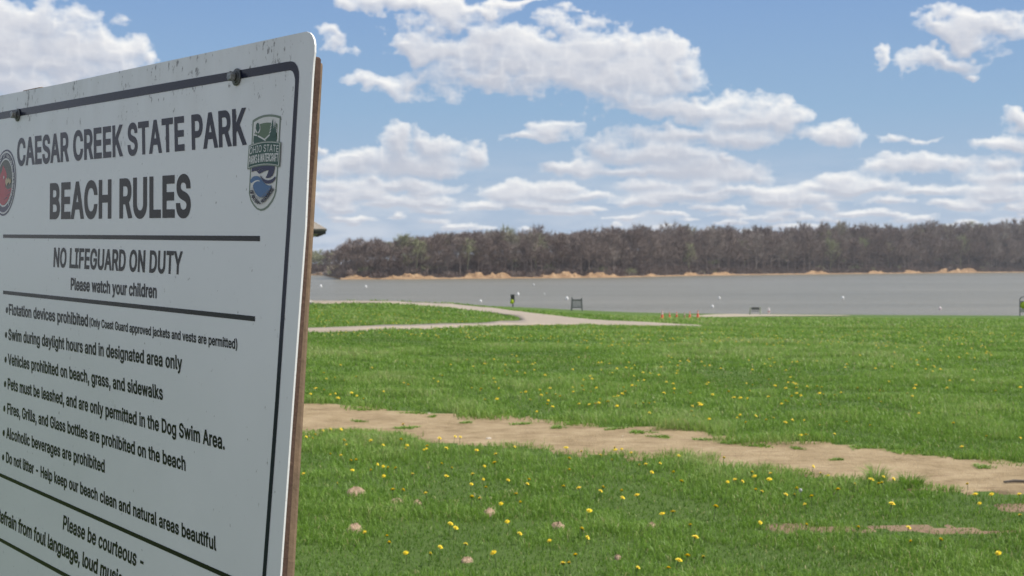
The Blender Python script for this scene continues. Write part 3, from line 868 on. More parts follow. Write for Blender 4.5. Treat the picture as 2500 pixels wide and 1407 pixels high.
def bare_tree(h, rng, dense=1.0, spread=1.0, twig_w=0.16, low=0.34):
    """Quads of a leafless broadleaf tree: trunk, limbs and a haze of twigs.  Returns (trunk quads, crown quads)."""
    lean = rng.normal(size=2) * 0.03 * h
    zt = np.linspace(0, 1, 6)
    sway = np.stack([lean[0] * zt ** 1.5 + 0.012 * h * np.sin(zt * 5 + rng.random() * 6), lean[1] * zt ** 1.5 + 0.012 * h * np.sin(zt * 4 + rng.random() * 6), zt * h * 0.93], -1)
    rad = 0.012 * h * (1 - zt) ** 0.8 + 0.015
    tq = []
    for i in range(5):
        for k in range(5):
            a0, a1 = 2 * math.pi * k / 5, 2 * math.pi * (k + 1) / 5
            c0 = np.array([[math.cos(a0), math.sin(a0), 0], [math.cos(a1), math.sin(a1), 0]])
            tq.append([sway[i] + c0[0] * rad[i], sway[i] + c0[1] * rad[i], sway[i + 1] + c0[1] * rad[i + 1], sway[i + 1] + c0[0] * rad[i + 1]])
    tq = np.array(tq)

    def at(f):
        return np.stack([np.interp(f, zt, sway[:, k]) for k in range(3)], -1)
    n1 = int(14 * dense) + 3
    f = np.sort(low + (0.97 - low) * rng.random(n1) ** 0.8)
    A1 = at(f)
    az = np.arange(n1) * 2.4 + rng.normal(size=n1) * 0.5
    up = rng.uniform(0.7, 1.9, n1)
    L1 = h * (0.34 - 0.20 * np.clip(f - 0.34, 0, 1) / 0.63) * rng.uniform(0.75, 1.2, n1) * spread
    d1 = np.stack([np.cos(az), np.sin(az), up], -1); d1 /= np.linalg.norm(d1, axis=1, keepdims=True)
    B1 = A1 + d1 * L1[:, None]
    q = [ribbons(A1, B1, 0.012 * h * (1.15 - f), 0.05, rng), ribbons(A1, B1, 0.012 * h * (1.15 - f), 0.05, rng)]
    n2 = 5
    k = np.repeat(np.arange(n1), n2)
    g = rng.uniform(0.3, 1.0, len(k))
    A2 = A1[k] + d1[k] * (L1[k] * g)[:, None]
    d2 = d1[k] + rng.normal(size=(len(k), 3)) * 0.55 + np.array([0, 0, 0.25]); d2 /= np.linalg.norm(d2, axis=1, keepdims=True)
    L2 = L1[k] * rng.uniform(0.35, 0.65, len(k))
    B2 = A2 + d2 * L2[:, None]
    q.append(ribbons(A2, B2, 0.10, 0.04, rng))
    n3 = int(7 * dense) + 1
    k = np.repeat(np.arange(len(A2)), n3)
    g = rng.uniform(0.25, 1.0, len(k))
    A3 = A2[k] + d2[k] * (L2[k] * g)[:, None]
    d3 = d2[k] + rng.normal(size=(len(k), 3)) * 0.7 + np.array([0, 0, 0.2]); d3 /= np.linalg.norm(d3, axis=1, keepdims=True)
    B3 = A3 + d3 * rng.uniform(0.8, 2.1, len(k))[:, None]
    q.append(ribbons(A3, B3, twig_w, 0.03, rng))
    return tq, np.concatenate(q)


def shrub(h, rng, n=120):
    az = rng.uniform(0, 6.28, n); sp = rng.uniform(0, 1, n) ** 0.6
    A = np.stack([np.cos(az) * sp * h * 0.55, np.sin(az) * sp * h * 0.55, rng.uniform(0, 0.6, n) * h * (1 - sp * 0.5)], -1)
    d = np.stack([np.cos(az) * 0.5, np.sin(az) * 0.5, np.ones(n)], -1) + rng.normal(size=(n, 3)) * 0.45
    d /= np.linalg.norm(d, axis=1, keepdims=True)
    B = A + d * (rng.uniform(0.25, 0.55, n) * h)[:, None]
    return ribbons(A, B, 0.16, 0.04, rng)


def quads_object(name, quads, mat, attrs=None):
    n = len(quads)
    v = quads.reshape(-1, 3)
    return big_mesh(name, v, np.arange(n * 4), np.arange(n) * 4, np.full(n, 4), mat, attrs)


def bark_material(name, twig=False):
    m = Mat(name, rough=0.9, spec=0.1)
    t = m.attr('tone')
    dark = m.ramp(t, [(0.0, (0.160, 0.114, 0.096)), (0.3, (0.225, 0.174, 0.149)), (0.6, (0.285, 0.230, 0.198)), (0.82, (0.335, 0.288, 0.250)), (1.0, (0.33, 0.335, 0.20))])
    m.color(dark)
    return m.m


def build_wood():
    rng = np.random.default_rng(21)
    protos = []
    for i in range(14):
        protos.append(np.concatenate(bare_tree(16.0, rng, rng.uniform(1.0, 1.4), rng.uniform(0.8, 1.1), 0.125, rng.uniform(0.12, 0.34))))
    shrubs = [shrub(3.0, rng) for _ in range(6)]
    Q, tone = [], []

    def put(quads, x, y, z, s, sz, ang, t):
        c, si = math.cos(ang), math.sin(ang)
        M = np.array([[c * s, -si * s, 0], [si * s, c * s, 0], [0, 0, sz]])
        Q.append(quads @ M.T + np.array([x, y, z]))
        tone.append(np.full(len(quads) * 4, t, np.float32))
    rows = [(9, 1.0), (16, 1.0), (24, 1.05), (34, 1.1), (46, 1.15), (60, 1.2), (76, 1.3), (94, 1.5)]
    for t0, sp in rows:
        px = 836.0 if t0 > 20 else 842.0
        while px < 2660:
            d = float(shore_d(px)) + t0
            # the rows to the left of the point turn the corner, so let them start later
            p = px + rng.normal() * 3
            t = max(t0 + rng.normal() * 3, 7.0)
            top = float(tree_top(p))
            z0 = float(far_z(np.array(p), np.array(t)))
            h = min(max(top - z0, 9.0), 23.0) * rng.uniform(0.84, 1.15)
            if t0 < 20: h *= rng.uniform(0.62, 0.95)
            if p > 930 or t0 < 40:
                tn = np.clip(rng.normal(0.45, 0.17), 0.02, 0.88)
                if rng.random() < 0.05: tn = 1.0
                put(protos[rng.integers(14)], (p - 1250) / FPX * d, d, LAKE_Z + z0 - 0.2, 0.55 + h / 16.0 * 0.5, h / 16.0, rng.random() * 6.28, tn)
            px += (2.9 + rng.random() * 2.2) * sp * FPX / d
    for t0 in (3.5, 5.5, 8, 11, 15, 20, 28, 40, 54, 70):                              # brush along the top of the bank and under the trees
        px = 812.0
        while px < 2640:
            d = float(shore_d(px)) + t0
            if not (t0 < 7 and float(scarp_h(np.array(px))) > 1.2 and rng.random() > 0.16) and not (t0 < 4 and rng.random() > 0.2):
                z0 = float(far_z(np.array(px), np.array(t0)))
                s = rng.uniform(0.7, 1.6) * (0.8 if t0 < 9 else 1.1)
                tn = rng.choice([0.1, 0.25, 0.4, 0.5, 1.0], p=[0.3, 0.3, 0.2, 0.15, 0.05])
                put(shrubs[rng.integers(6)], (px - 1250) / FPX * d, d, LAKE_Z + z0 - 0.1, s, s, rng.random() * 6.28, tn)
            px += (2.2 + rng.random() * 2.4) * FPX / d
    Q = np.concatenate(Q); tone = np.concatenate(tone)
    o = quads_object('woodland', Q, bark_material('bare_wood'), {'tone': tone})
    tag(o, 'dense leafless brown wood lining the far side of the lake', 'woodland', kind='stuff')

    # the farther wood round the bend, behind the point
    Q, tone = [], []
    for t0 in (8, 18, 30, 45, 62):
        px = -200.0
        while px < 826:
            d = float(np.interp(px, [-2600, 300, 600, 760, 830], [700, 700, 708, 721, 735])) + t0
            z0 = 1.2 + max(0, t0 - 12) * 0.03
            h = rng.uniform(8.5, 11.5)
            put(protos[rng.integers(14)], (px - 1250) / FPX * d, d, LAKE_Z + z0, 0.9, h / 16.0, rng.random() * 6.28, np.clip(rng.normal(0.22, 0.12), 0, 0.6) if rng.random() > 0.1 else 1.0)
            for _q in range(2):
                put(shrubs[rng.integers(6)], (px - 1250) / FPX * d, d - 3 + 6 * _q + rng.normal(), LAKE_Z + z0, 1.5, 1.9, rng.random() * 6.28, 0.1)
            px += (3.4 + rng.random() * 2.4) * FPX / d
    o = quads_object('distant_woodland', np.concatenate(Q), bark_material('distant_bare_wood'), {'tone': np.concatenate(tone)})
    tag(o, 'lower and farther dark wood round the bend, beside the sign edge', 'woodland', kind='stuff')

    # single trees one can tell apart at the thin left end of the wood
    spots = [(828, 12, 8.5), (843, 20, 11.5), (856, 26, 12.5), (868, 16, 11.0), (882, 30, 13.0), (897, 24, 12.5), (912, 34, 13.5), (926, 28, 13.0)]
    bm_, cm_ = bark_material('tree_bark'), bark_material('tree_twigs')
    for i, (px, t, h) in enumerate(spots):
        d = float(shore_d(835)) + t
        z0 = float(far_z(np.array(835.0 + t), np.array(float(t))))
        tq, cq = bare_tree(h, rng, 0.9, 0.85)
        x = (px - 1250) / FPX * d
        root = empty('bare_tree', (x, d, LAKE_Z + z0 - 0.2))
        tag(root, 'slender bare tree standing apart against the sky at the left tip of the wood', 'tree', 'slender trees at the left tip of the wood')
        a = quads_object('trunk', tq, bm_, {'tone': np.full(len(tq) * 4, 0.35)}); a.parent = root
        b = quads_object('crown', cq, cm_, {'tone': np.full(len(cq) * 4, 0.4)}); b.parent = root


build_wood()


# ================================================================== grass
MOUNDS = [(869, 1209, 44, 1), (968, 1227, 30, .5), (1018, 1232, 24, 0.9), (1194, 1258, 34, 1), (866, 1298, 40, 1), (1362, 1291, 36, .8), (1590, 1288, 26, .8), (1508, 1365, 20, .6), (1140, 1372, 30, .5)]
mound_xy = [(*ground_at(a, b)[:2], w * (ground_at(a, b).length) / FPX / 2, hh) for a, b, w, hh in MOUNDS]


def build_grass():
    rng = np.random.default_rng(17)
    m = bpy.data.materials.new('grass_blades')
    m.use_nodes = True
    nt = m.node_tree; nt.nodes.clear()
    N, L = nt.nodes.new, nt.links.new
    out = N('ShaderNodeOutputMaterial')
    at = N('ShaderNodeAttribute'); at.attribute_name = 'tone'
    ht = N('ShaderNodeAttribute'); ht.attribute_name = 'tip'
    r = N('ShaderNodeValToRGB'); e = r.color_ramp.elements
    e[0].position = 0.0; e[0].color = (0.115, 0.225, 0.028, 1)
    e[1].position = 1.0; e[1].color = (0.50, 0.44, 0.22, 1)
    for p, c in ((0.35, (0.180, 0.322, 0.042)), (0.62, (0.250, 0.400, 0.070)), (0.86, (0.33, 0.45, 0.135)), (0.93, (0.40, 0.42, 0.16))):
        x = e.new(p); x.color = (*c, 1)
    L(at.outputs['Fac'], r.inputs[0])
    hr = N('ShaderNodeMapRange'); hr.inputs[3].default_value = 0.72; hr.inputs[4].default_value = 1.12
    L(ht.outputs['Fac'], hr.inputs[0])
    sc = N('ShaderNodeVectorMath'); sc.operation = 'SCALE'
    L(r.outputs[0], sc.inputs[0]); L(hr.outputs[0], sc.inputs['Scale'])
    df = N('ShaderNodeBsdfPrincipled'); df.inputs['Roughness'].default_value = 0.5; df.inputs['Specular IOR Level'].default_value = 0.32
    tr = N('ShaderNodeBsdfTranslucent')
    mx = N('ShaderNodeMixShader'); mx.inputs[0].default_value = 0.42
    L(sc.outputs[0], df.inputs['Base Color']); L(sc.outputs[0], tr.inputs['Color'])
    L(df.outputs[0], mx.inputs[1]); L(tr.outputs[0], mx.inputs[2]); L(mx.outputs[0], out.inputs['Surface'])

    # bands by depth: from, to, blades per square metre, blade length, blade width, bearing limits
    bands = [(5.2, 9, 4600, 0.050, 0.0048), (9, 13.5, 3200, 0.052, 0.0058), (13.5, 20, 1500, 0.054, 0.0085), (20, 32, 560, 0.058, 0.014), (32, 60, 130, 0.068, 0.028), (60, 105, 22, 0.09, 0.06)]
    VV, TI, TO = [], [], []
    gn = fbm2(420, 420, 24, 24, 5, rng, 0.6)          # patches of lush, short and dry grass

    def field(x, y):
        i = np.clip(((y - 2) / 62 * 420).astype(int), 0, 419); j = np.clip(((x + 31) / 62 * 420).astype(int), 0, 419)
        return gn[i, j]
    gf = fbm2(900, 900, 10, 10, 4, rng, 0.6)

    def field2(x, y):
        i = ((y * 14).astype(int)) % 900; j = (((x + 60) * 14).astype(int)) % 900
        return gf[i, j]
    for y0, y1, dens, ln, wd in bands:
        k0, k1 = -0.66, 0.46
        area = (k1 - k0) * (y1 * y1 - y0 * y0) / 2
        n = int(area * dens)
        y = np.sqrt(rng.uniform(y0 * y0, y1 * y1, n)); s = rng.uniform(k0, k1, n)
        x = s * y
        # thinner behind the sign
        keep = ~((s < -0.19) & (rng.random(n) < 0.62))
        f2 = field2(x, y)
        keep &= rng.random(n) < np.clip(0.85 + 0.6 * f2, 0.5, 1)
        for poly, lee in ((dirt_poly, 0.0), (strip_poly, 0.60), (strip_b_poly, 0.5)):
            sh = 0.24 if poly is dirt_poly else 0.08
            ins = in_poly(x + sh * field2(y, x), y + sh * 1.3 * field2(x + 7, y) + sh * rng.normal(size=n) * 0.25, np.array(poly))
            keep &= ~(ins & (rng.random(n) > lee))
        keep &= ~in_poly(x, y, np.array(walk_poly))
        for mx_, my_, mr, _h in mound_xy:
            keep &= ~(((x - mx_) ** 2 + ((y - my_) / 1.2) ** 2 < (mr * 1.1) ** 2) & (rng.random(n) > 0.06))
        x, y, f2 = x[keep], y[keep], f2[keep]
        n = len(x)
        f1 = field(x, y)
        z = terrain(x, y)
        length = ln * np.clip(1.0 + 0.45 * f1 + 0.55 * f2, 0.45, 1.8) * rng.uniform(0.6, 1.45, n)
        length = np.where(in_poly(x, y + 0.4, np.array(dirt_poly)), length * 0.85, np.where(in_poly(x, y - 0.45, np.array(dirt_poly)), length * 1.4, length))   # longer along the path
        w = wd * rng.uniform(0.7, 1.3, n)
        az = rng.uniform(0, 2 * math.pi, n)
        bend = np.abs(rng.normal(0.72, 0.40, n))
        dx, dy = np.cos(az), np.sin(az)
        px_, py_ = -dy * w / 2, dx * w / 2
        # half of the blades turn their flat side about at random
        tw = rng.uniform(0, math.pi, n)
        px_, py_ = np.cos(tw) * w / 2, np.sin(tw) * w / 2
        mid = np.stack([x + dx * length * bend * 0.28, y + dy * length * bend * 0.28, z + length * 0.58], -1)
        tip = np.stack([x + dx * length * bend * 0.95, y + dy * length * bend * 0.95, z + length * np.clip(1.02 - 0.35 * bend, 0.35, 1)], -1)
        b0 = np.stack([x - px_, y - py_, z - 0.004], -1); b1 = np.stack([x + px_, y + py_, z - 0.004], -1)
        sw = np.stack([px_ * 0.8, py_ * 0.8, np.zeros(n)], -1)
        V = np.stack([b0, b1, mid + sw, mid - sw, tip], 1)
        VV.append(V.reshape(-1, 3))
        tone = np.clip(0.45 + 0.26 * f1 + 0.22 * f2 + rng.normal(size=n) * 0.13, 0, 0.90)
        tone = np.where(rng.random(n) < 0.03 + 0.04 * (f1 < -0.5), rng.uniform(0.9, 1.0, n), tone)
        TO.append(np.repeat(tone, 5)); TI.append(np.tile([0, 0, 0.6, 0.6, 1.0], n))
    V = np.concatenate(VV).astype(np.float32)
    nb = len(V) // 5
    base = (np.arange(nb) * 5)[:, None]
    loops = (base + np.array([[0, 1, 2, 3, 3, 2, 4]])).ravel()
    starts = (np.arange(nb) * 7)[:, None] + np.array([[0, 4]])
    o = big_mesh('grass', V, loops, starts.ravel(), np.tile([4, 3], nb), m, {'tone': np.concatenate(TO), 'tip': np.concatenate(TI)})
    tag(o, 'mown green spring grass covering the lawn around the dirt path', 'grass', kind='stuff')
    return m


grass_mat = build_grass()


def blades_mesh(name, n, radius, h, rng, spread=0.6, w=0.006, tone=(0.3, 0.7), lobe=0.0):
    az = rng.uniform(0, 6.283, n); rr = radius * np.sqrt(rng.random(n)) * 0.6 * (1 + lobe * np.sin(3 * az + 1.7 * n) + lobe * np.sin(2 * az + n))
    x, y = np.cos(az) * rr, np.sin(az) * rr
    L = h * rng.uniform(0.5, 1.1, n); bend = np.abs(rng.normal(spread, 0.25, n))
    a2 = az + rng.normal(size=n) * 0.6
    dx, dy = np.cos(a2), np.sin(a2)
    tw = rng.uniform(0, math.pi, n); px_, py_ = np.cos(tw) * w / 2, np.sin(tw) * w / 2
    mid = np.stack([x + dx * L * bend * 0.3, y + dy * L * bend * 0.3, L * 0.6 * np.clip(1.1 - 0.5 * bend, 0.2, 1)], -1)
    tip = np.stack([x + dx * L * bend * 0.95, y + dy * L * bend * 0.95, L * np.clip(1.05 - 0.6 * bend, 0.15, 1)], -1)
    b0 = np.stack([x - px_, y - py_, np.full(n, -0.01)], -1); b1 = np.stack([x + px_, y + py_, np.full(n, -0.01)], -1)
    sw = np.stack([px_ * 0.8, py_ * 0.8, np.zeros(n)], -1)
    V = np.stack([b0, b1, mid + sw, mid - sw, tip], 1).reshape(-1, 3)
    base = (np.arange(n) * 5)[:, None]
    loops = (base + np.array([[0, 1, 2, 3, 3, 2, 4]])).ravel()
    starts = ((np.arange(n) * 7)[:, None] + np.array([[0, 4]])).ravel()
    return big_mesh(name, V, loops, starts, np.tile([4, 3], n), grass_mat, {'tone': np.repeat(rng.uniform(*tone, n), 5), 'tip': np.tile([0, 0, 0.6, 0.6, 1.0], n)})


def build_lawn_things():
    rng = np.random.default_rng(29)
    # two tall tufts on the near edge of the dirt path
    for px, py, h, r, lab, tn in ((2140, 1181, 0.19, 0.085, 'tall pale grass tuft on the path edge, left of a bushier tuft', (0.6, 0.93)),
                                  (2222, 1190, 0.15, 0.14, 'bushy dark green grass tuft on the near edge of the dirt path', (0.15, 0.5))):
        g = ground_at(px, py)
        o = blades_mesh('grass_tuft', 240, r, h, rng, 0.7, 0.005, tn)
        o.location = g
        tag(o, lab, 'grass tuft')
    # low weeds growing in the trodden soil
    weeds = [(888, 1004, 22), (876, 1033, 14), (990, 1049, 26), (1010, 1012, 22), (1055, 1021, 12), (1138, 1036, 16), (1180, 1022, 16), (1276, 1039, 20), (1362, 1048, 22), (1396, 1039, 16), (1500, 1051, 20), (1565, 1060, 26), (1612, 1071, 22),
             (1718, 1078, 16), (1792, 1085, 30), (1850, 1093, 24), (1946, 1100, 14), (2044, 1127, 14), (2095, 1097, 26), (2205, 1110, 30), (2400, 1145, 26)]
    protos = [blades_mesh('weed', 110 + 17 * q, 0.1, 0.045, rng, 1.3, 0.009, (0.3, 0.75), 0.55) for q in range(3)]
    for i, (px, py, w) in enumerate(weeds):
        g = ground_at(px, py)
        o = protos[i] if i < 3 else protos[i % 3].copy()
        if i >= 3: COL.objects.link(o)
        o.location = (g.x, g.y, g.z + 0.012)
        s = w * g.length / FPX / 0.12
        o.scale = (s * 2.0, s * 1.35, 1.0 + 0.25 * rng.random())
        o.rotation_euler = (0, 0, rng.random() * 6.28)
        tag(o, 'low dark green weed growing flat in the bare soil of the dirt path', 'weed', 'weeds in the dirt path')
    # molehill-like heaps of fine soil
    m = Mat('mound_soil', rough=1.0, spec=0.1)
    f = m.noise(26, 5, 0.7); f2 = m.noise(120, 3, 0.7)
    m.color(m.mix(m.ramp(f2, [(0.4, 0.0), (0.7, 0.5)]), m.ramp(f, [(0.3, (0.40, 0.28, 0.19)), (0.7, (0.60, 0.45, 0.32))]), (0.30, 0.20, 0.125)))
    m.bump(f2, 1.0, 0.01)
    labs = ['largest tan soil mound, upper left one beside the sign edge', 'low soil mound with dandelions over it, left of a pointed mound', 'small pointed soil mound just right of a low one',
            'tan soil mound standing alone in mid lawn below the dirt path', 'steep tan soil mound, lower left one near the sign', 'brown soil mound right of the lone mid lawn mound',
            'shaded brown soil mound farthest right in the lawn', 'faint soil mound near the bottom edge, right of the others', 'flat brown soil mound sunk in grass near the bottom edge']
    for (mx_, my_, mr, hh), lab in zip(mound_xy, labs):
        n1, n2 = 26, 9
        vs, fs = [], []
        ph = rng.random(4) * 6.28
        for j in range(n2 + 1):
            rr = j / n2
            for i in range(n1):
                a = 2 * math.pi * i / n1
                k = 1 + 0.16 * math.sin(2 * a + ph[0]) + 0.10 * math.sin(3 * a + ph[1]) + 0.05 * math.sin(7 * a + ph[2])
                z = (1 - rr ** 1.7) * mr * 0.72 * hh * (1 + 0.35 * math.sin(2 * a + ph[3]) * rr) + rng.normal() * 0.0045 * (j < n2)
                if j == n2: z = -0.02
                vs.append((mr * rr * k * math.cos(a), mr * rr * k * math.sin(a), z))
        for j in range(n2):
            for i in range(n1):
                fs.append((j * n1 + i, j * n1 + (i + 1) % n1, (j + 1) * n1 + (i + 1) % n1, (j + 1) * n1 + i))
        o = mesh_object('soil_mound', vs, fs, m.m, smooth=True)
        o.location = (mx_, my_, float(terrain(mx_, my_)) + 0.01)
        tag(o, lab, 'soil mound')
    # twig lying on the path at the right edge
    b = MB()
    b.tube([(-0.13, 0, 0.012), (-0.05, 0.01, 0.016), (0.05, -0.004, 0.014), (0.16, 0.012, 0.012)], [0.008, 0.011, 0.010, 0.006], 8)
    b.tube([(0.05, -0.004, 0.014), (0.09, 0.04, 0.02)], [0.006, 0.003], 6)
    o = b.build('stick', plain('grey_stick', (0.10, 0.085, 0.07), 0.9, vary=0.4, scale=40), smooth=True)
    g = ground_at(2492, 1184)
    o.location = (g.x, g.y, g.z + 0.012); o.rotation_euler = (0, 0, 0.15)
    tag(o, 'dark broken stick lying on the dirt path at its far right', 'stick')
    # pale pebbles on the path
    peb = plain('pale_pebble', (0.52, 0.45, 0.36), 0.8, vary=0.25, scale=30)
    stones = [(1192, 1075, 13), (1700, 1093, 7), (1520, 1068, 7), (1048, 1012, 8), (1745, 1127, 7), (2380, 1127, 7), (1590, 1080, 6), (920, 1032, 6), (1345, 1072, 5)]
    for i, (px, py, w) in enumerate(stones):
        g = ground_at(px, py)
        bm = bmesh.new(); bmesh.ops.create_icosphere(bm, subdivisions=2, radius=0.5)
        for v in bm.verts: v.co *= 1 + 0.18 * math.sin(v.co.x * 5 + i) * math.cos(v.co.y * 6 + 2 * i)
        me = bpy.data.meshes.new('pebble'); bm.to_mesh(me); bm.free()
        me.materials.append(peb)
        o = bpy.data.objects.new('pebble', me); COL.objects.link(o)
        s = w * g.length / FPX
        o.scale = (s * 1.2, s, s * 0.7); o.location = (g.x, g.y, g.z + s * 0.2)
        if i == 0: tag(o, 'largest pale stone lying on the near edge of the dirt path', 'pebble')
        else: tag(o, 'tiny pale pebble lying on the bare soil of the dirt path', 'pebble', 'tiny pebbles on the dirt path')


build_lawn_things()


# ------------------------------------------------------------------ dandelions
def dandelion_proto(rng, h, tilt, wide):
    pm = plain('dandelion_yellow', (0.90, 0.69, 0.022), 0.6, vary=0.14, scale=200)
    sm = plain('dandelion_stem', (0.12, 0.17, 0.05), 0.6)
    vs, fs = [], []
    for ring, (n, r, z, up) in enumerate(((20, wide, 0.0, 0.15), (16, wide * 0.78, 0.003, 0.4), (12, wide * 0.52, 0.006, 0.8), (8, wide * 0.28, 0.008, 1.3))):
        for i in range(n):
            a = 2 * math.pi * (i + rng.random() * 0.6) / n
            ca, sa = math.cos(a), math.sin(a)
            rr = r * rng.uniform(0.85, 1.1)
            w = rr * 0.24 + 0.0012
            k = len(vs)
            zt = z + rr * up * 0.35
            vs += [(ca * 0.1 * rr, sa * 0.1 * rr, z), (ca * rr * 0.6 - sa * w, sa * rr * 0.6 + ca * w, z + (zt - z) * 0.7), (ca * rr, sa * rr, zt), (ca * rr * 0.6 + sa * w, sa * rr * 0.6 - ca * w, z + (zt - z) * 0.7)]
            fs.append((k, k + 1, k + 2, k + 3))
    root = empty('dandelion', (0, 0, 0))
    hd = mesh_object('flower_head', vs, fs, pm, root)
    hd.location = (0.012 * tilt, -0.010, h); hd.rotation_euler = (0.35, 0.25 * tilt, 0)
    b = MB()
    b.tube([(0, 0, 0), (0.004 * tilt, -0.003, h * 0.55), (0.012 * tilt, -0.010, h)], [0.0026, 0.0022, 0.002], 6)
    b.lathe([(0.002, -0.008), (0.006, -0.004), (0.0075, 0.002)], 8, Matrix.Translation((0.012 * tilt, -0.010, h)))
    b.build('stem', sm, root, True)
    return root


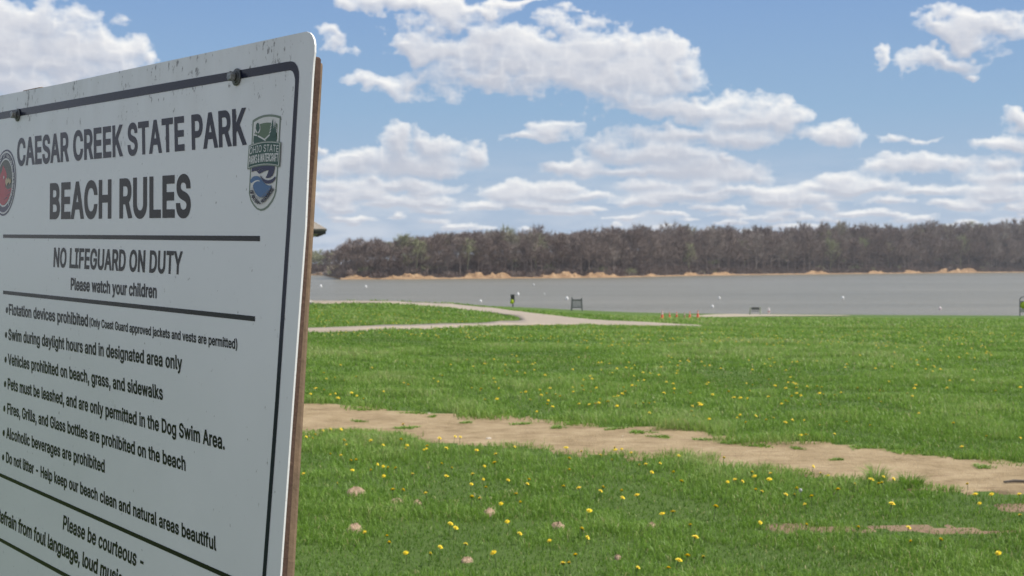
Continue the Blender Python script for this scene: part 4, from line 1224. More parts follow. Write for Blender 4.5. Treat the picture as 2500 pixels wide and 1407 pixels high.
NEAR_FLOWERS = [
    (745, 1083, 0.8), (761, 1086, 0.4), (765, 1073, 0.3), (787, 1059, 0.4), (804, 1061, 0.4), (832, 1066, 0.3), (836, 1095, 0.5), (848, 1095, 0.5), (836, 1122, 0.8), (909, 1090, 0.7),
    (934, 1101, 0.8), (977, 1091, 0.6), (993, 1097, 0.5), (988, 1049, 0.9), (986, 1116, 0.4), (1037, 1108, 0.5), (1046, 1101, 0.8), (1043, 1113, 0.4), (1071, 1084, 0.8), (1086, 1111, 0.6),
    (1108, 1078, 0.7), (1122, 1079, 0.8), (1162, 1110, 0.8), (1215, 1124, 0.7), (1255, 1106, 0.3), (1383, 1101, 1.0), (1421, 1113, 0.4), (1385, 1139, 0.6), (1388, 1163, 0.6), (1506, 1112, 0.7),
    (1503, 1105, 0.5), (1520, 1108, 0.6), (1544, 1115, 0.6), (1497, 1139, 0.7), (1462, 1124, 0.5), (859, 1160, 0.8), (869, 1143, 0.4), (855, 1143, 0.3), (745, 1169, 0.7), (808, 1121, 0.3),
    (937, 1157, 0.4), (907, 1160, 0.3), (921, 1152, 0.3), (950, 1163, 0.4), (970, 1155, 0.5), (1011, 1171, 0.5), (939, 1183, 0.5), (1077, 1148, 0.4), (1086, 1171, 1.0), (1101, 1157, 0.4),
    (1182, 1150, 0.5), (1210, 1152, 0.7), (1159, 1179, 0.7), (1180, 1184, 0.4), (1149, 1196, 0.6), (1185, 1205, 0.6), (1238, 1187, 0.6), (1290, 1184, 0.2), (1375, 1200, 0.6), (1419, 1213, 0.7),
    (1469, 1210, 0.6), (1461, 1215, 0.4), (1561, 1225, 1.0), (1518, 1220, 0.4), (1516, 1232, 0.5), (958, 1216, 0.9), (981, 1221, 0.6), (1043, 1221, 0.6), (1152, 1235, 0.7), (1178, 1236, 0.7),
    (1260, 1224, 0.9), (1271, 1245, 0.7), (1226, 1251, 0.4), (1436, 1263, 0.7), (1241, 1294, 0.5), (1417, 1316, 0.6), (1427, 1310, 0.4), (1430, 1336, 0.5), (1345, 1345, 0.8), (1096, 1300, 0.7),
    (1107, 1307, 0.6), (946, 1326, 0.7), (950, 1344, 0.5), (894, 1323, 0.4), (993, 1368, 0.7), (1047, 1373, 0.7), (1072, 1361, 0.4), (1132, 1348, 0.4), (1212, 1380, 1.0), (1381, 1397, 0.9),
    (1392, 1391, 1.0), (1409, 1378, 0.7), (1590, 1169, 0.6), (1580, 1150, 0.5), (1565, 1153, 0.4), (821, 1196, 0.3), (1263, 1321, 0.4), (1553, 1403, 0.6), (1285, 1198, 0.3), (1609, 1148, 0.6),
    (1655, 1127, 0.6), (1766, 1135, 0.8), (1646, 1171, 0.4), (1663, 1191, 0.6), (1830, 1172, 0.7), (1847, 1181, 0.5), (1877, 1183, 1.0), (1885, 1173, 0.6), (1844, 1211, 0.8), (1856, 1215, 0.6),
    (1776, 1191, 0.5), (1799, 1190, 0.6), (1809, 1190, 0.4), (1914, 1223, 0.8), (1937, 1223, 0.5), (1942, 1215, 0.4), (1982, 1161, 0.5), (2024, 1172, 0.6), (2007, 1178, 0.3), (2047, 1217, 0.7),
    (1968, 1254, 0.7), (1982, 1233, 0.4), (2120, 1187, 1.0), (2148, 1194, 0.6), (2157, 1196, 0.5), (2178, 1189, 0.5), (2155, 1178, 0.4), (2173, 1249, 0.9), (2363, 1193, 0.5), (2385, 1222, 0.8),
    (2423, 1226, 0.5), (2393, 1246, 0.6), (2496, 1272, 0.5), (2494, 1225, 0.5), (1621, 1268, 1.0), (1641, 1268, 0.8), (1743, 1263, 0.7), (1687, 1300, 0.6), (1691, 1334, 1.0), (1650, 1385, 1.0),
    (1674, 1381, 0.5), (1722, 1376, 0.6), (1853, 1296, 0.5), (2093, 1312, 0.5), (2213, 1309, 0.6), (2295, 1342, 0.4), (2225, 1340, 0.3), (2437, 1373, 0.4), (1634, 1405, 0.5), (1965, 1305, 0.3),
    (2084, 1196, 0.3), (2035, 1067, 0.8), (1968, 1074, 0.9), (1955, 1074, 0.8), (2070, 1038, 0.9), (2004, 1046, 0.6), (1965, 1037, 0.6), (2128, 1048, 0.4), (2328, 1048, 0.7), (2353, 1106, 0.9),
    (2410, 1080, 0.6), (2488, 1079, 0.5), (1733, 1036, 0.8), (1658, 1035, 0.7), (1646, 1039, 0.7), (1690, 1027, 0.6), (1690, 1015, 0.5), (1687, 1001, 0.6), (1687, 975, 0.6), (1825, 982, 0.6),
    (1828, 964, 0.7), (1835, 949, 0.7), (1873, 936, 0.7), (1957, 980, 0.6), (1968, 955, 0.6), (1995, 956, 0.6), (2007, 955, 0.6), (2003, 972, 0.8), (2014, 976, 0.5), (2001, 998, 0.4),
    (2122, 985, 0.6), (2246, 1018, 0.6), (2150, 968, 0.5), (2159, 961, 0.4), (1926, 991, 0.6), (1918, 990, 0.5), (1842, 1028, 0.6), (1872, 1036, 0.6), (1809, 1027, 0.4), (1801, 1030, 0.4),
    (1914, 1042, 0.5), (1932, 1041, 0.5), (1885, 1029, 0.4), (1822, 1045, 0.4), (788, 962, 0.6), (818, 970, 0.7), (758, 971, 0.8), (871, 976, 0.7), (888, 981, 0.7), (859, 969, 0.5),
    (935, 964, 0.9), (839, 941, 0.5), (817, 931, 0.4), (791, 920, 0.4), (983, 943, 0.5), (869, 931, 0.4), (1312, 1016, 0.9), (1182, 919, 0.6), (1154, 952, 0.6), (1172, 964, 0.5),
    (1069, 939, 0.5), (1057, 933, 0.5), (1230, 914, 0.6), (1238, 922, 0.4), (1219, 958, 0.5), (1271, 965, 0.7), (1368, 931, 0.7), (1419, 953, 0.6), (1458, 957, 0.6), (1463, 983, 0.6),
    (1444, 965, 0.5), (1495, 976, 0.7), (1508, 1005, 0.6), (1555, 951, 0.7), (1582, 1018, 0.6), (1520, 957, 0.4), (1353, 972, 0.6), (1337, 970, 0.5), (1368, 980, 0.5), (1333, 933, 0.4),
    (1182, 985, 0.4), (1335, 998, 0.4), (1099, 896, 0.5), (991, 900, 0.5), (1142, 889, 0.5), (1082, 926, 0.4),
]


def build_dandelions():
    rng = np.random.default_rng(41)
    protos = [dandelion_proto(rng, h, t, w) for h, t, w in ((0.064, 1, 0.018), (0.074, -1, 0.020), (0.056, 0.4, 0.016), (0.068, -0.3, 0.017))]
    used = [False] * 4

    def put(x, y, s, lab, grp):
        k = int(rng.integers(4))
        p = protos[k]
        if not used[k]:
            o = p; used[k] = True
        else:
            o = p.copy(); COL.objects.link(o)
            for ch in p.children:
                c = ch.copy(); COL.objects.link(c); c.parent = o
        o.location = (x, y, float(terrain(x, y)))
        o.scale = (s, s, rng.uniform(0.85, 1.2))
        o.rotation_euler = (0, 0, rng.random() * 6.28)
        tag(o, lab, 'dandelion', grp)
    n = 0
    for px, py, k in NEAR_FLOWERS:
        g = ground_at(px, py + 8 * 9 / ground_at(px, py).y)
        near = py > 1060
        put(g.x, g.y, (0.66 + 0.62 * k) * rng.uniform(0.72, 1.12),
            'yellow dandelion in bloom in the lawn on the near side of the dirt path' if near else 'yellow dandelion in bloom in the lawn just beyond the dirt path',
            'dandelions on the near lawn' if near else 'dandelions beyond the dirt path')
        n += 1
    # the nearest of the many beyond the path, denser in drifts
    dr = fbm2(200, 200, 20, 20, 3, rng)
    cand = []
    while len(cand) < 2200:
        y = math.sqrt(rng.uniform(14.5 ** 2, 62 ** 2)); s = rng.uniform(-0.17, 0.40)
        x = s * y
        v = dr[int(y * 3) % 200, int((x + 40) * 3) % 200]
        if rng.random() < np.clip(0.45 + 0.6 * v, 0.05, 1) and not in_poly(np.array(x), np.array(y), np.array(walk_poly)) and not in_poly(np.array(x), np.array(y), np.array(dirt_poly)):
            if s > 0.2 and rng.random() < 0.45: continue
            cand.append((y, x))
    cand.sort()
    k = 0
    rest = []
    for y, x in cand:
        dtop = np.interp(x / y, [-0.2, 0.0, 0.2, 0.4], [14.6, 14.3, 12.6, 11.2])
        if y < dtop: continue
        if y < 30 and rng.random() < 0.3: continue
        if n + k < 296:
            put(x, y, rng.uniform(1.0, 1.5), 'yellow dandelion in bloom in the lawn just beyond the dirt path', 'dandelions beyond the dirt path'); k += 1
        elif rng.random() < 0.5: rest.append((x, y))
    # the faint far ones as one
    src = protos[0]
    hd = src.children[0].data if src.children[0].name.startswith('flower_head') else src.children[1].data
    co = np.zeros(len(hd.vertices) * 3, np.float32); hd.vertices.foreach_get('co', co); co = co.reshape(-1, 4, 3)
    Q = []
    for x, y in rest:
        a = rng.random() * 6.28; c, s = math.cos(a), math.sin(a)
        M = np.array([[c, -s, 0], [s, c, 0], [0, 0, 1]]) * rng.uniform(1.1, 1.7)
        q = co @ M.T
        q[..., 2] += q[..., 1] * 0.0 + 0.066
        Q.append(q + np.array([x, y, float(terrain(x, y))]))
    o = quads_object('distant_dandelions', np.concatenate(Q), hd.materials[0])
    tag(o, 'sprinkling of faint yellow dandelion specks far out towards the concrete walk', 'dandelions', kind='stuff')
    # one gone to seed
    g = ground_at(1954, 1228)
    root = empty('dandelion_clock', g)
    tag(root, 'single white dandelion seed head among yellow dandelions in the near lawn', 'dandelion')
    bm = bmesh.new(); bmesh.ops.create_icosphere(bm, subdivisions=3, radius=0.013)
    for v in bm.verts: v.co *= rng.uniform(0.86, 1.08)
    me = bpy.data.meshes.new('seed_head'); bm.to_mesh(me); bm.free()
    me.materials.append(plain('seed_fluff', (0.42, 0.42, 0.41), 1.0, vary=0.2, scale=300))
    o = bpy.data.objects.new('seed_head', me); COL.objects.link(o); o.parent = root; o.location = (0, 0, 0.085)
    b = MB(); b.tube([(0, 0, 0), (0.003, 0, 0.075)], 0.002, 6); b.build('stem', plain('clock_stem', (0.12, 0.17, 0.05), 0.6), root, True)


build_dandelions()



# ================================================================== the beach rules sign
# outlines of the letters (advance width and contours, thousandths of an em; capitals are 509 high)
GLYPHS = {
    '&': (448, '197,-7 165,-5 136,1 110,12 88,26 69,42 54,62 43,84 36,108 34,133 36,154 40,173 47,189 58,205 70,220 85,235 101,249 120,264 140,279 216,335 223,340 230,346 237,352 243,359 249,367 255,375 259,384 261,394 262,405 260,420 255,434 245,445 233,454 219,459 201,461 189,460 178,457 168,453 159,447 151,440 145,431 141,421 138,411 137,399 138,386 141,375 145,363 152,352 159,340 169,327 179,314 191,300 204,284 438,0 364,0 171,231 121,293 108,310 96,327 87,344 81,361 77,379 75,398 77,420 82,440 91,458 102,474 117,488 134,499 154,507 176,512 200,513 224,512 246,507 266,499 283,488 297,475 308,459 317,442 322,424 324,404 323,389 320,375 315,362 309,349 301,336 291,325 281,314 269,303 256,293 154,217 135,202 121,188 110,174 103,161 98,146 97,131 98,115 102,101 109,87 118,76 130,66 143,57 158,51 175,48 193,46 213,48 232,52 251,59 269,69 286,81 301,95 315,112 327,131 336,151 343,174 348,198 349,224 408,224 406,194 403,167 397,144 389,124 380,107 371,92 361,80 353,70 345,62 333,47 315,30 294,17 271,7 246,-1 221,-5'),
    '(': (273, '89,207 90,244 94,283 101,324 109,364 119,403 132,441 145,477 160,510 177,539 236,539 219,503 204,466 191,428 179,390 169,351 161,313 156,276 152,241 151,207 152,176 155,145 160,115 167,83 177,50 188,16 202,-19 218,-57 236,-96 177,-96 150,-46 128,4 111,55 99,106 92,156'),
    ')': (273, '37,-96 56,-56 72,-18 86,18 97,52 106,85 113,116 118,147 121,177 122,207 121,241 117,276 112,313 104,351 94,390 82,428 69,466 54,503 37,539 97,539 113,510 128,477 142,441 154,403 164,364 173,323 179,283 183,244 184,207 182,156 174,104 161,53 144,3 123,-47 97,-96'),
    ',': (188, '38,-119 68,71 137,71 84,-119'),
    '-': (453, '337,244 337,188 114,188 114,244'),
    '.': (188, '95,-4 83,-3 73,1 63,9 55,18 51,29 50,41 51,53 55,64 63,73 73,81 83,85 95,87 107,85 118,81 128,73 135,64 140,53 141,41 140,29 135,18 128,9 118,1 107,-3'),
    'A': (480, '16,0 201,509 276,509 463,0 395,0 287,302 280,323 272,346 264,372 255,402 244,438 232,478 245,478 233,437 222,402 213,371 204,345 197,322 191,302 85,0;110,142 110,199 370,199 370,142'),
    'B': (456, '60,0 60,509 241,509 274,507 304,501 329,491 350,477 367,461 381,442 390,421 396,398 398,374 397,353 393,336 387,320 378,307 368,295 356,286 343,278 329,272 315,267 315,262 331,260 347,254 363,245 378,234 391,220 402,203 411,184 416,161 418,136 416,111 410,88 400,67 386,48 368,31 344,18 317,8 284,2 247,0;125,57 245,57 281,60 309,67 330,80 344,96 353,115 355,137 354,153 350,169 342,184 333,197 320,209 306,218 289,225 269,229 248,231 125,231;125,285 238,285 256,287 273,290 288,296 302,304 314,314 323,326 330,340 335,355 336,372 333,393 326,412 313,429 294,442 270,449 240,452 125,452'),
    'C': (510, '267,-7 225,-3 186,7 150,25 119,49 92,79 70,115 53,157 44,203 40,254 44,305 53,352 70,393 92,429 119,459 150,484 186,501 225,512 267,516 293,514 317,511 340,504 362,496 383,485 402,471 419,456 435,438 448,418 459,397 467,373 473,348 408,348 404,365 397,380 389,395 380,407 369,418 357,428 344,437 330,444 315,449 300,453 284,455 267,456 237,453 209,445 184,432 161,414 141,391 125,364 113,332 106,295 103,254 106,213 113,177 125,145 141,117 161,94 184,76 210,63 237,56 267,53 284,54 300,56 315,60 330,65 344,72 357,81 369,90 380,102 389,114 397,128 404,144 408,160 473,160 467,135 459,112 448,91 435,71 420,53 402,38 383,24 363,13 341,5 317,-2 293,-6'),
    'D': (502, '219,0 96,0 96,57 215,57 254,60 288,68 318,81 343,99 363,122 379,149 390,181 397,216 399,255 397,294 390,329 379,361 364,388 344,410 320,428 291,441 258,449 221,452 93,452 93,509 225,509 273,505 315,495 353,478 385,455 412,426 433,391 449,351 458,306 462,255 458,205 449,159 433,119 411,83 384,54 351,31 312,14 268,3;125,509 125,0 60,0 60,509'),
    'E': (419, '60,0 60,509 372,509 372,452 125,452 125,286 355,286 355,229 125,229 125,57 375,57 375,0'),
    'F': (410, '60,0 60,509 369,509 369,452 125,452 125,278 346,278 346,221 125,221 125,0'),
    'G': (520, '269,-7 225,-3 185,7 149,25 118,49 91,79 69,116 53,157 43,203 40,254 43,305 53,352 69,393 91,429 117,459 149,484 184,501 223,512 265,516 291,514 316,510 340,504 363,494 384,483 403,469 421,453 436,436 449,416 460,395 468,373 474,349 408,349 402,365 395,379 387,393 378,406 368,417 356,427 344,436 330,443 315,448 300,453 283,455 265,456 236,453 209,445 183,432 160,414 141,392 125,364 113,332 106,295 103,254 106,213 113,177 125,145 141,117 161,95 184,76 210,63 238,56 269,53 296,55 322,61 345,71 365,85 382,102 396,123 407,147 413,173 415,202 434,199 283,199 283,256 478,256 478,200 475,160 466,124 451,91 431,62 406,38 377,19 344,5 308,-4'),
    'H': (517, '60,0 60,509 125,509 125,289 392,289 392,509 457,509 457,0 392,0 392,232 125,232 125,0'),
    'I': (300, '31,0 31,57 118,57 118,452 31,452 31,509 269,509 269,452 183,452 183,57 269,57 269,0'),
    'K': (467, '104,145 104,216 116,231 128,246 139,261 151,275 162,289 174,303 187,317 199,331 212,344 364,509 448,509 231,276 228,276;60,0 60,509 125,509 125,334 124,225 125,193 125,0;372,0 188,259 228,309 449,0'),
    'L': (393, '60,0 60,509 125,509 125,57 361,57 361,0'),
    'M': (628, '60,0 60,509 152,509 277,187 280,179 284,170 287,159 299,123 303,110 307,97 311,84 315,71 319,60 322,49 307,49 318,83 330,121 334,134 338,146 342,158 346,169 349,179 352,187 476,509 568,509 568,0 504,0 504,291 504,327 505,340 505,354 505,369 506,413 507,457 513,457 508,441 503,425 498,409 482,363 477,348 472,335 467,322 463,310 459,300 456,291 342,0 286,0 170,291 167,300 163,310 159,321 145,361 140,376 134,392 129,408 124,424 118,441 112,457 119,457 120,416 121,372 122,328 122,315 122,302 122,291 122,0'),
    'N': (523, '60,0 60,509 136,509 343,183 349,174 355,163 363,151 371,137 379,122 388,107 396,90 405,73 414,55 405,54 403,72 402,90 401,108 400,126 399,142 399,157 399,195 399,509 463,509 463,0 387,0 202,290 194,303 186,317 177,331 168,346 159,363 148,381 108,452 119,454 122,384 123,363 124,345 124,328 125,313 125,301 125,291 125,0'),
    'O': (533, '267,-7 225,-3 186,7 150,25 119,49 92,79 70,115 53,157 44,203 40,254 44,305 53,352 70,393 92,429 119,459 150,484 186,501 225,512 267,516 309,512 348,501 384,484 415,459 442,429 464,393 480,352 490,305 493,254 490,203 480,157 464,115 442,79 415,49 384,25 348,7 309,-3;267,53 296,55 324,63 349,76 372,94 392,116 408,144 420,176 428,213 430,254 428,295 420,332 408,365 392,392 372,415 349,433 324,446 296,453 267,456 237,453 210,445 184,433 161,415 142,392 125,364 113,332 106,295 103,254 106,213 113,176 125,144 142,117 161,94 184,76 210,63 237,55'),
    'P': (445, '60,0 60,509 235,509 272,506 305,499 332,487 356,471 375,452 390,430 400,404 407,377 409,348 407,318 400,291 390,265 375,243 356,223 332,207 305,195 272,188 235,186 109,186 109,242 233,242 257,244 279,248 297,256 312,266 324,279 333,294 339,310 343,328 344,348 343,367 339,385 333,402 324,416 312,428 297,439 279,446 257,451 232,452 125,452 125,0'),
    'R': (449, '60,0 60,509 236,509 273,506 305,500 333,489 356,473 376,455 390,433 401,408 407,381 409,352 407,323 401,296 390,271 376,250 356,232 333,217 305,206 273,200 236,198 96,198 96,255 234,255 258,256 280,260 298,267 313,276 325,287 334,300 340,316 344,333 345,352 344,371 340,389 334,405 325,419 313,430 298,440 279,446 258,451 233,452 125,452 125,0;353,0 230,229 303,229 428,0'),
    'S': (447, '224,-9 188,-7 156,-1 128,9 102,23 81,40 64,60 51,83 42,109 38,137 104,137 108,118 114,102 123,88 136,76 150,66 166,59 185,53 204,50 224,49 246,50 267,54 286,60 303,69 317,79 329,92 338,106 344,122 346,139 344,154 340,168 332,179 322,189 310,197 296,205 280,211 263,217 245,222 184,239 145,253 112,269 86,289 67,313 56,341 52,372 54,400 62,425 75,448 92,468 113,484 138,498 165,508 195,514 227,516 259,514 289,508 316,498 340,484 360,468 377,449 390,427 398,403 401,378 337,378 332,402 320,421 302,437 280,449 254,456 225,459 204,457 185,454 167,448 152,440 139,430 129,418 121,405 117,391 115,376 117,359 122,345 131,334 142,324 155,315 169,308 184,302 198,297 212,293 264,279 279,275 295,270 312,264 328,256 344,248 359,238 372,226 384,213 395,198 402,180 407,161 408,139 406,112 399,87 386,64 370,43 349,25 323,11 294,0 261,-7'),
    'T': (449, '32,452 32,509 417,509 417,452 257,452 257,0 193,0 193,452'),
    'U': (517, '259,-8 220,-6 186,2 154,15 126,33 103,55 85,80 71,108 63,140 60,173 60,509 124,509 124,178 126,155 132,133 141,113 153,95 169,80 187,68 208,59 232,53 259,52 285,53 309,59 331,68 349,80 364,95 377,113 385,133 391,155 393,178 393,509 457,509 457,173 454,140 446,108 433,80 414,55 391,33 363,15 332,2 297,-6'),
    'V': (480, '204,0 16,509 84,509 192,206 199,187 207,164 215,137 225,106 236,71 248,31 235,31 247,71 257,107 267,138 276,165 283,187 290,206 395,509 463,509 278,0'),
    'W': (686, '155,0 16,509 82,509 163,196 167,179 172,162 175,145 179,128 183,111 187,94 190,76 194,58 197,40 189,40 193,58 196,76 200,94 203,111 207,128 211,145 215,162 220,179 224,196 306,509 380,509 462,196 466,179 470,162 474,145 478,128 482,111 486,94 490,76 494,58 497,40 488,40 492,58 495,76 499,94 503,111 506,128 510,145 523,196 603,509 670,509 530,0 455,0 368,323 362,345 357,368 351,391 346,417 341,445 336,475 350,475 345,446 340,420 335,395 330,371 324,347 318,323 230,0'),
    'Y': (472, '203,0 203,208 16,509 91,509 192,344 203,327 213,309 222,292 231,274 240,254 250,230 224,230 233,254 242,275 251,293 260,310 270,327 280,344 381,509 455,509 268,208 268,0'),
    'a': (389, '160,-9 137,-7 115,-3 94,5 76,15 60,29 48,45 38,63 32,84 30,108 32,128 36,146 43,161 53,174 64,184 78,193 92,200 108,206 125,211 143,214 161,217 178,220 200,223 218,225 234,227 247,229 257,231 265,235 271,240 274,246 276,255 276,257 275,272 272,285 267,297 260,307 251,315 240,322 227,327 212,330 196,331 178,330 163,327 149,322 137,316 127,309 118,301 110,292 104,283 100,274 41,291 51,313 64,331 79,346 95,358 114,368 133,375 153,380 173,383 194,384 208,384 223,382 239,379 255,375 271,369 286,360 300,350 312,336 322,320 330,301 335,278 337,251 337,0 277,0 277,52 272,52 267,43 260,34 252,25 242,16 229,8 215,1 199,-4 181,-7;170,45 192,47 211,51 228,59 242,68 254,80 263,93 270,108 274,122 276,138 276,190 272,187 267,184 259,182 251,180 241,178 231,176 221,174 210,173 200,171 175,168 161,166 147,163 134,159 122,153 112,147 103,139 97,130 93,118 92,105 93,93 96,82 102,72 109,64 119,57 130,52 142,48 156,46'),
    'b': (424, '229,-8 208,-7 189,-3 172,4 159,12 147,21 138,31 130,41 123,50 118,59 112,59 112,0 53,0 53,509 114,509 114,319 118,319 123,327 130,336 137,346 147,355 158,364 171,373 188,379 207,383 229,384 259,382 287,374 313,361 335,342 354,320 370,293 381,261 388,227 390,189 388,151 381,116 370,84 355,57 336,34 313,16 288,3 260,-6;220,47 242,49 262,55 279,66 294,80 306,97 316,117 323,139 327,163 328,189 327,215 323,239 316,261 307,281 295,298 280,311 262,322 243,328 220,330 198,328 178,322 161,312 147,299 134,282 125,263 118,241 114,216 113,189 114,162 118,138 125,115 135,95 147,78 162,65 179,55 198,49'),
    'c': (396, '207,-8 174,-5 144,3 117,16 93,35 72,58 56,85 44,116 37,150 34,187 37,225 44,260 56,291 72,318 93,341 117,360 144,374 174,382 207,384 226,384 243,381 260,377 276,371 291,364 305,356 318,346 330,335 340,322 349,308 356,293 362,277 303,262 300,272 295,281 290,289 284,297 278,304 270,311 261,316 252,321 242,325 231,328 220,329 207,330 184,328 163,321 145,310 130,296 118,278 108,258 102,236 98,212 96,187 98,163 102,139 108,117 118,97 130,80 145,66 163,55 184,49 207,46 220,47 232,49 243,52 253,55 262,60 271,66 279,73 285,80 292,89 297,98 301,107 304,117 363,102 357,86 350,70 341,56 331,43 319,32 306,21 292,12 277,5 261,-1 244,-5 226,-7'),
    'd': (424, '195,-8 165,-6 137,3 111,16 89,34 70,57 55,84 43,116 36,151 34,189 36,227 43,261 55,293 70,320 89,342 112,361 137,374 165,382 196,384 218,383 237,379 253,373 267,364 278,355 287,346 295,336 301,327 306,319 311,319 311,509 372,509 372,0 313,0 313,59 307,59 301,50 295,41 287,31 277,21 266,12 252,4 236,-3 217,-7;205,47 226,49 246,55 263,65 278,78 290,95 299,115 306,138 310,162 312,189 310,216 306,241 300,263 290,282 278,299 263,312 246,322 227,328 205,330 182,328 162,322 145,311 130,298 118,281 108,261 102,239 98,215 96,189 98,163 102,139 109,117 118,97 130,80 145,66 162,55 182,49'),
    'e': (404, '212,-8 177,-5 145,3 117,16 92,35 72,58 56,85 44,116 37,150 34,187 36,224 44,258 55,290 71,317 91,340 115,359 142,373 172,382 205,384 226,383 246,380 266,374 285,366 303,355 319,341 334,324 347,305 357,282 365,256 370,227 371,194 371,169 75,169 75,221 338,221 310,202 308,226 304,248 298,269 288,286 277,301 263,314 246,323 227,328 205,330 183,328 164,323 146,313 131,301 119,286 109,270 102,251 97,231 96,211 96,178 98,151 102,127 110,106 121,88 135,73 151,61 169,53 190,48 212,46 227,47 241,49 254,53 265,58 276,65 285,73 294,82 300,93 306,105 365,91 358,72 348,55 335,39 320,26 302,14 283,4 261,-3 237,-7'),
    'f': (254, '228,379 228,327 6,327 6,379;81,0 81,432 82,452 87,470 96,486 107,499 120,510 135,519 152,525 169,529 187,530 201,530 212,529 222,527 231,525 238,523 243,521 227,468 224,470 220,471 215,472 209,473 202,474 195,474 178,472 164,468 154,460 147,449 143,435 142,419 142,0'),
    'g': (425, '207,-151 180,-149 156,-146 134,-140 114,-132 97,-122 82,-110 70,-97 59,-84 51,-69 101,-41 107,-49 114,-57 122,-66 131,-74 142,-82 154,-88 169,-93 187,-96 207,-97 236,-95 261,-87 282,-75 298,-58 308,-34 311,-6 311,68 306,68 301,60 294,51 287,41 277,32 266,23 252,16 236,10 217,6 195,5 165,7 138,14 113,27 90,43 71,65 55,90 43,120 36,154 34,191 36,229 43,263 55,293 71,320 90,342 112,361 138,374 166,382 196,384 218,383 237,379 253,373 267,365 279,356 288,346 296,336 302,327 308,319 313,319 313,379 372,379 372,-9 370,-40 363,-67 350,-90 334,-109 314,-124 291,-136 265,-144 237,-149;205,59 227,61 246,66 264,75 278,87 290,103 300,121 307,142 311,166 312,193 311,219 307,242 300,264 291,283 279,299 264,312 247,322 227,328 205,330 182,328 163,322 145,312 130,298 118,282 109,262 102,241 98,218 96,193 98,167 102,144 109,123 118,104 131,88 145,76 163,66 183,61'),
    'h': (410, '114,227 114,0 53,0 53,509 114,509 114,287 102,287 116,319 132,344 152,362 175,374 200,382 227,384 252,383 275,377 295,369 313,356 328,340 341,321 350,298 355,271 357,240 357,0 296,0 296,235 293,263 286,286 273,304 256,318 235,326 210,329 192,328 176,324 161,317 147,308 136,297 126,283 119,266 115,248'),
    'i': (167, '53,0 53,379 114,379 114,0;84,443 73,444 63,448 54,455 47,463 43,472 41,483 43,494 47,504 54,512 63,518 73,522 84,524 95,522 105,518 114,512 121,504 125,494 126,483 125,472 121,463 114,455 105,448 95,444'),
    'j': (167, '53,379 114,379 114,-30 112,-52 108,-72 102,-90 92,-106 80,-119 65,-129 47,-137 27,-141 4,-143 -10,-143 -10,-87 2,-87 18,-85 31,-80 40,-72 47,-61 51,-46 53,-29;83,443 72,444 62,448 53,455 47,463 42,472 41,483 42,494 47,504 53,512 62,518 72,522 83,524 95,522 105,518 114,512 120,504 125,494 126,483 125,472 120,463 114,455 105,448 95,444'),
    'k': (381, '110,137 110,212 121,212 284,379 360,379 184,199 177,199;53,0 53,509 114,509 114,0;294,0 148,186 191,229 372,0'),
    'l': (189, '139,-2 112,0 91,8 74,20 62,37 55,59 53,84 53,509 114,509 114,99 114,83 117,71 120,62 126,57 135,53 146,52 152,52 157,52 160,53 164,53 167,54 170,54 181,3 175,1 169,0 162,-1 154,-2 147,-2'),
    'm': (610, '53,0 53,379 112,379 112,295 108,295 114,314 122,331 132,346 144,358 158,368 172,376 187,382 203,385 219,386 245,383 268,375 287,361 303,342 314,320 321,295 312,295 318,312 326,329 337,343 350,356 364,366 381,375 398,381 417,385 437,386 458,385 478,380 497,372 514,361 529,346 541,328 550,307 555,283 557,255 557,0 496,0 496,254 493,279 485,298 473,313 456,323 438,329 419,330 402,329 387,326 374,320 363,312 353,302 345,290 340,277 336,263 335,247 335,0 274,0 274,260 272,280 265,297 253,311 238,322 220,328 199,330 185,329 171,326 158,320 145,312 135,302 126,289 119,274 115,257 114,238 114,0'),
    'n': (410, '114,227 114,0 53,0 53,379 112,379 112,287 102,287 116,319 132,344 152,362 175,374 200,382 227,384 252,383 275,377 295,369 313,356 328,340 341,321 350,298 355,271 357,240 357,0 296,0 296,235 293,263 286,286 273,304 256,318 235,326 210,329 192,328 176,324 161,317 147,308 136,297 126,283 119,266 115,248'),
    'o': (415, '207,-8 174,-5 144,3 117,16 93,35 72,58 56,85 44,116 37,150 34,187 37,225 44,260 56,291 72,318 93,341 117,360 144,374 174,382 207,384 241,382 271,374 299,360 323,341 343,318 359,291 371,260 379,225 381,187 379,150 371,116 359,85 343,58 323,35 299,16 271,3 241,-5;207,46 231,49 252,55 270,66 285,80 298,97 307,117 314,139 318,163 319,187 318,212 314,236 307,258 298,278 285,296 270,310 252,321 231,328 207,330 184,328 163,321 145,310 130,296 118,278 108,258 102,236 98,212 96,187 98,163 102,139 108,117 118,97 130,80 145,66 163,55 184,49'),
    'p': (424, '53,-143 53,379 112,379 112,319 118,319 123,327 130,336 137,346 147,355 158,364 171,373 188,379 207,383 229,384 259,382 287,374 313,361 335,342 354,320 370,293 381,261 388,227 390,189 388,151 381,116 370,84 355,57 336,34 313,16 288,3 260,-6 229,-8 208,-7 189,-3 173,4 159,12 147,21 138,31 130,41 124,50 118,59 114,59 114,-143;220,47 242,49 262,55 279,66 294,80 306,97 316,117 323,139 327,163 328,189 327,215 323,239 316,261 307,281 295,298 280,311 262,322 243,328 220,330 198,328 178,322 161,312 147,299 134,282 125,263 118,241 114,216 113,189 114,162 118,138 125,115 135,95 147,78 162,65 179,55 198,49'),
    'r': (259, '53,0 53,379 112,379 112,321 115,321 124,339 137,354 152,367 171,377 191,383 213,385 218,385 223,385 229,384 243,384 243,322 241,323 236,324 230,324 223,325 215,326 207,326 190,324 174,321 159,315 146,306 135,296 126,284 119,269 115,254 114,237 114,0'),
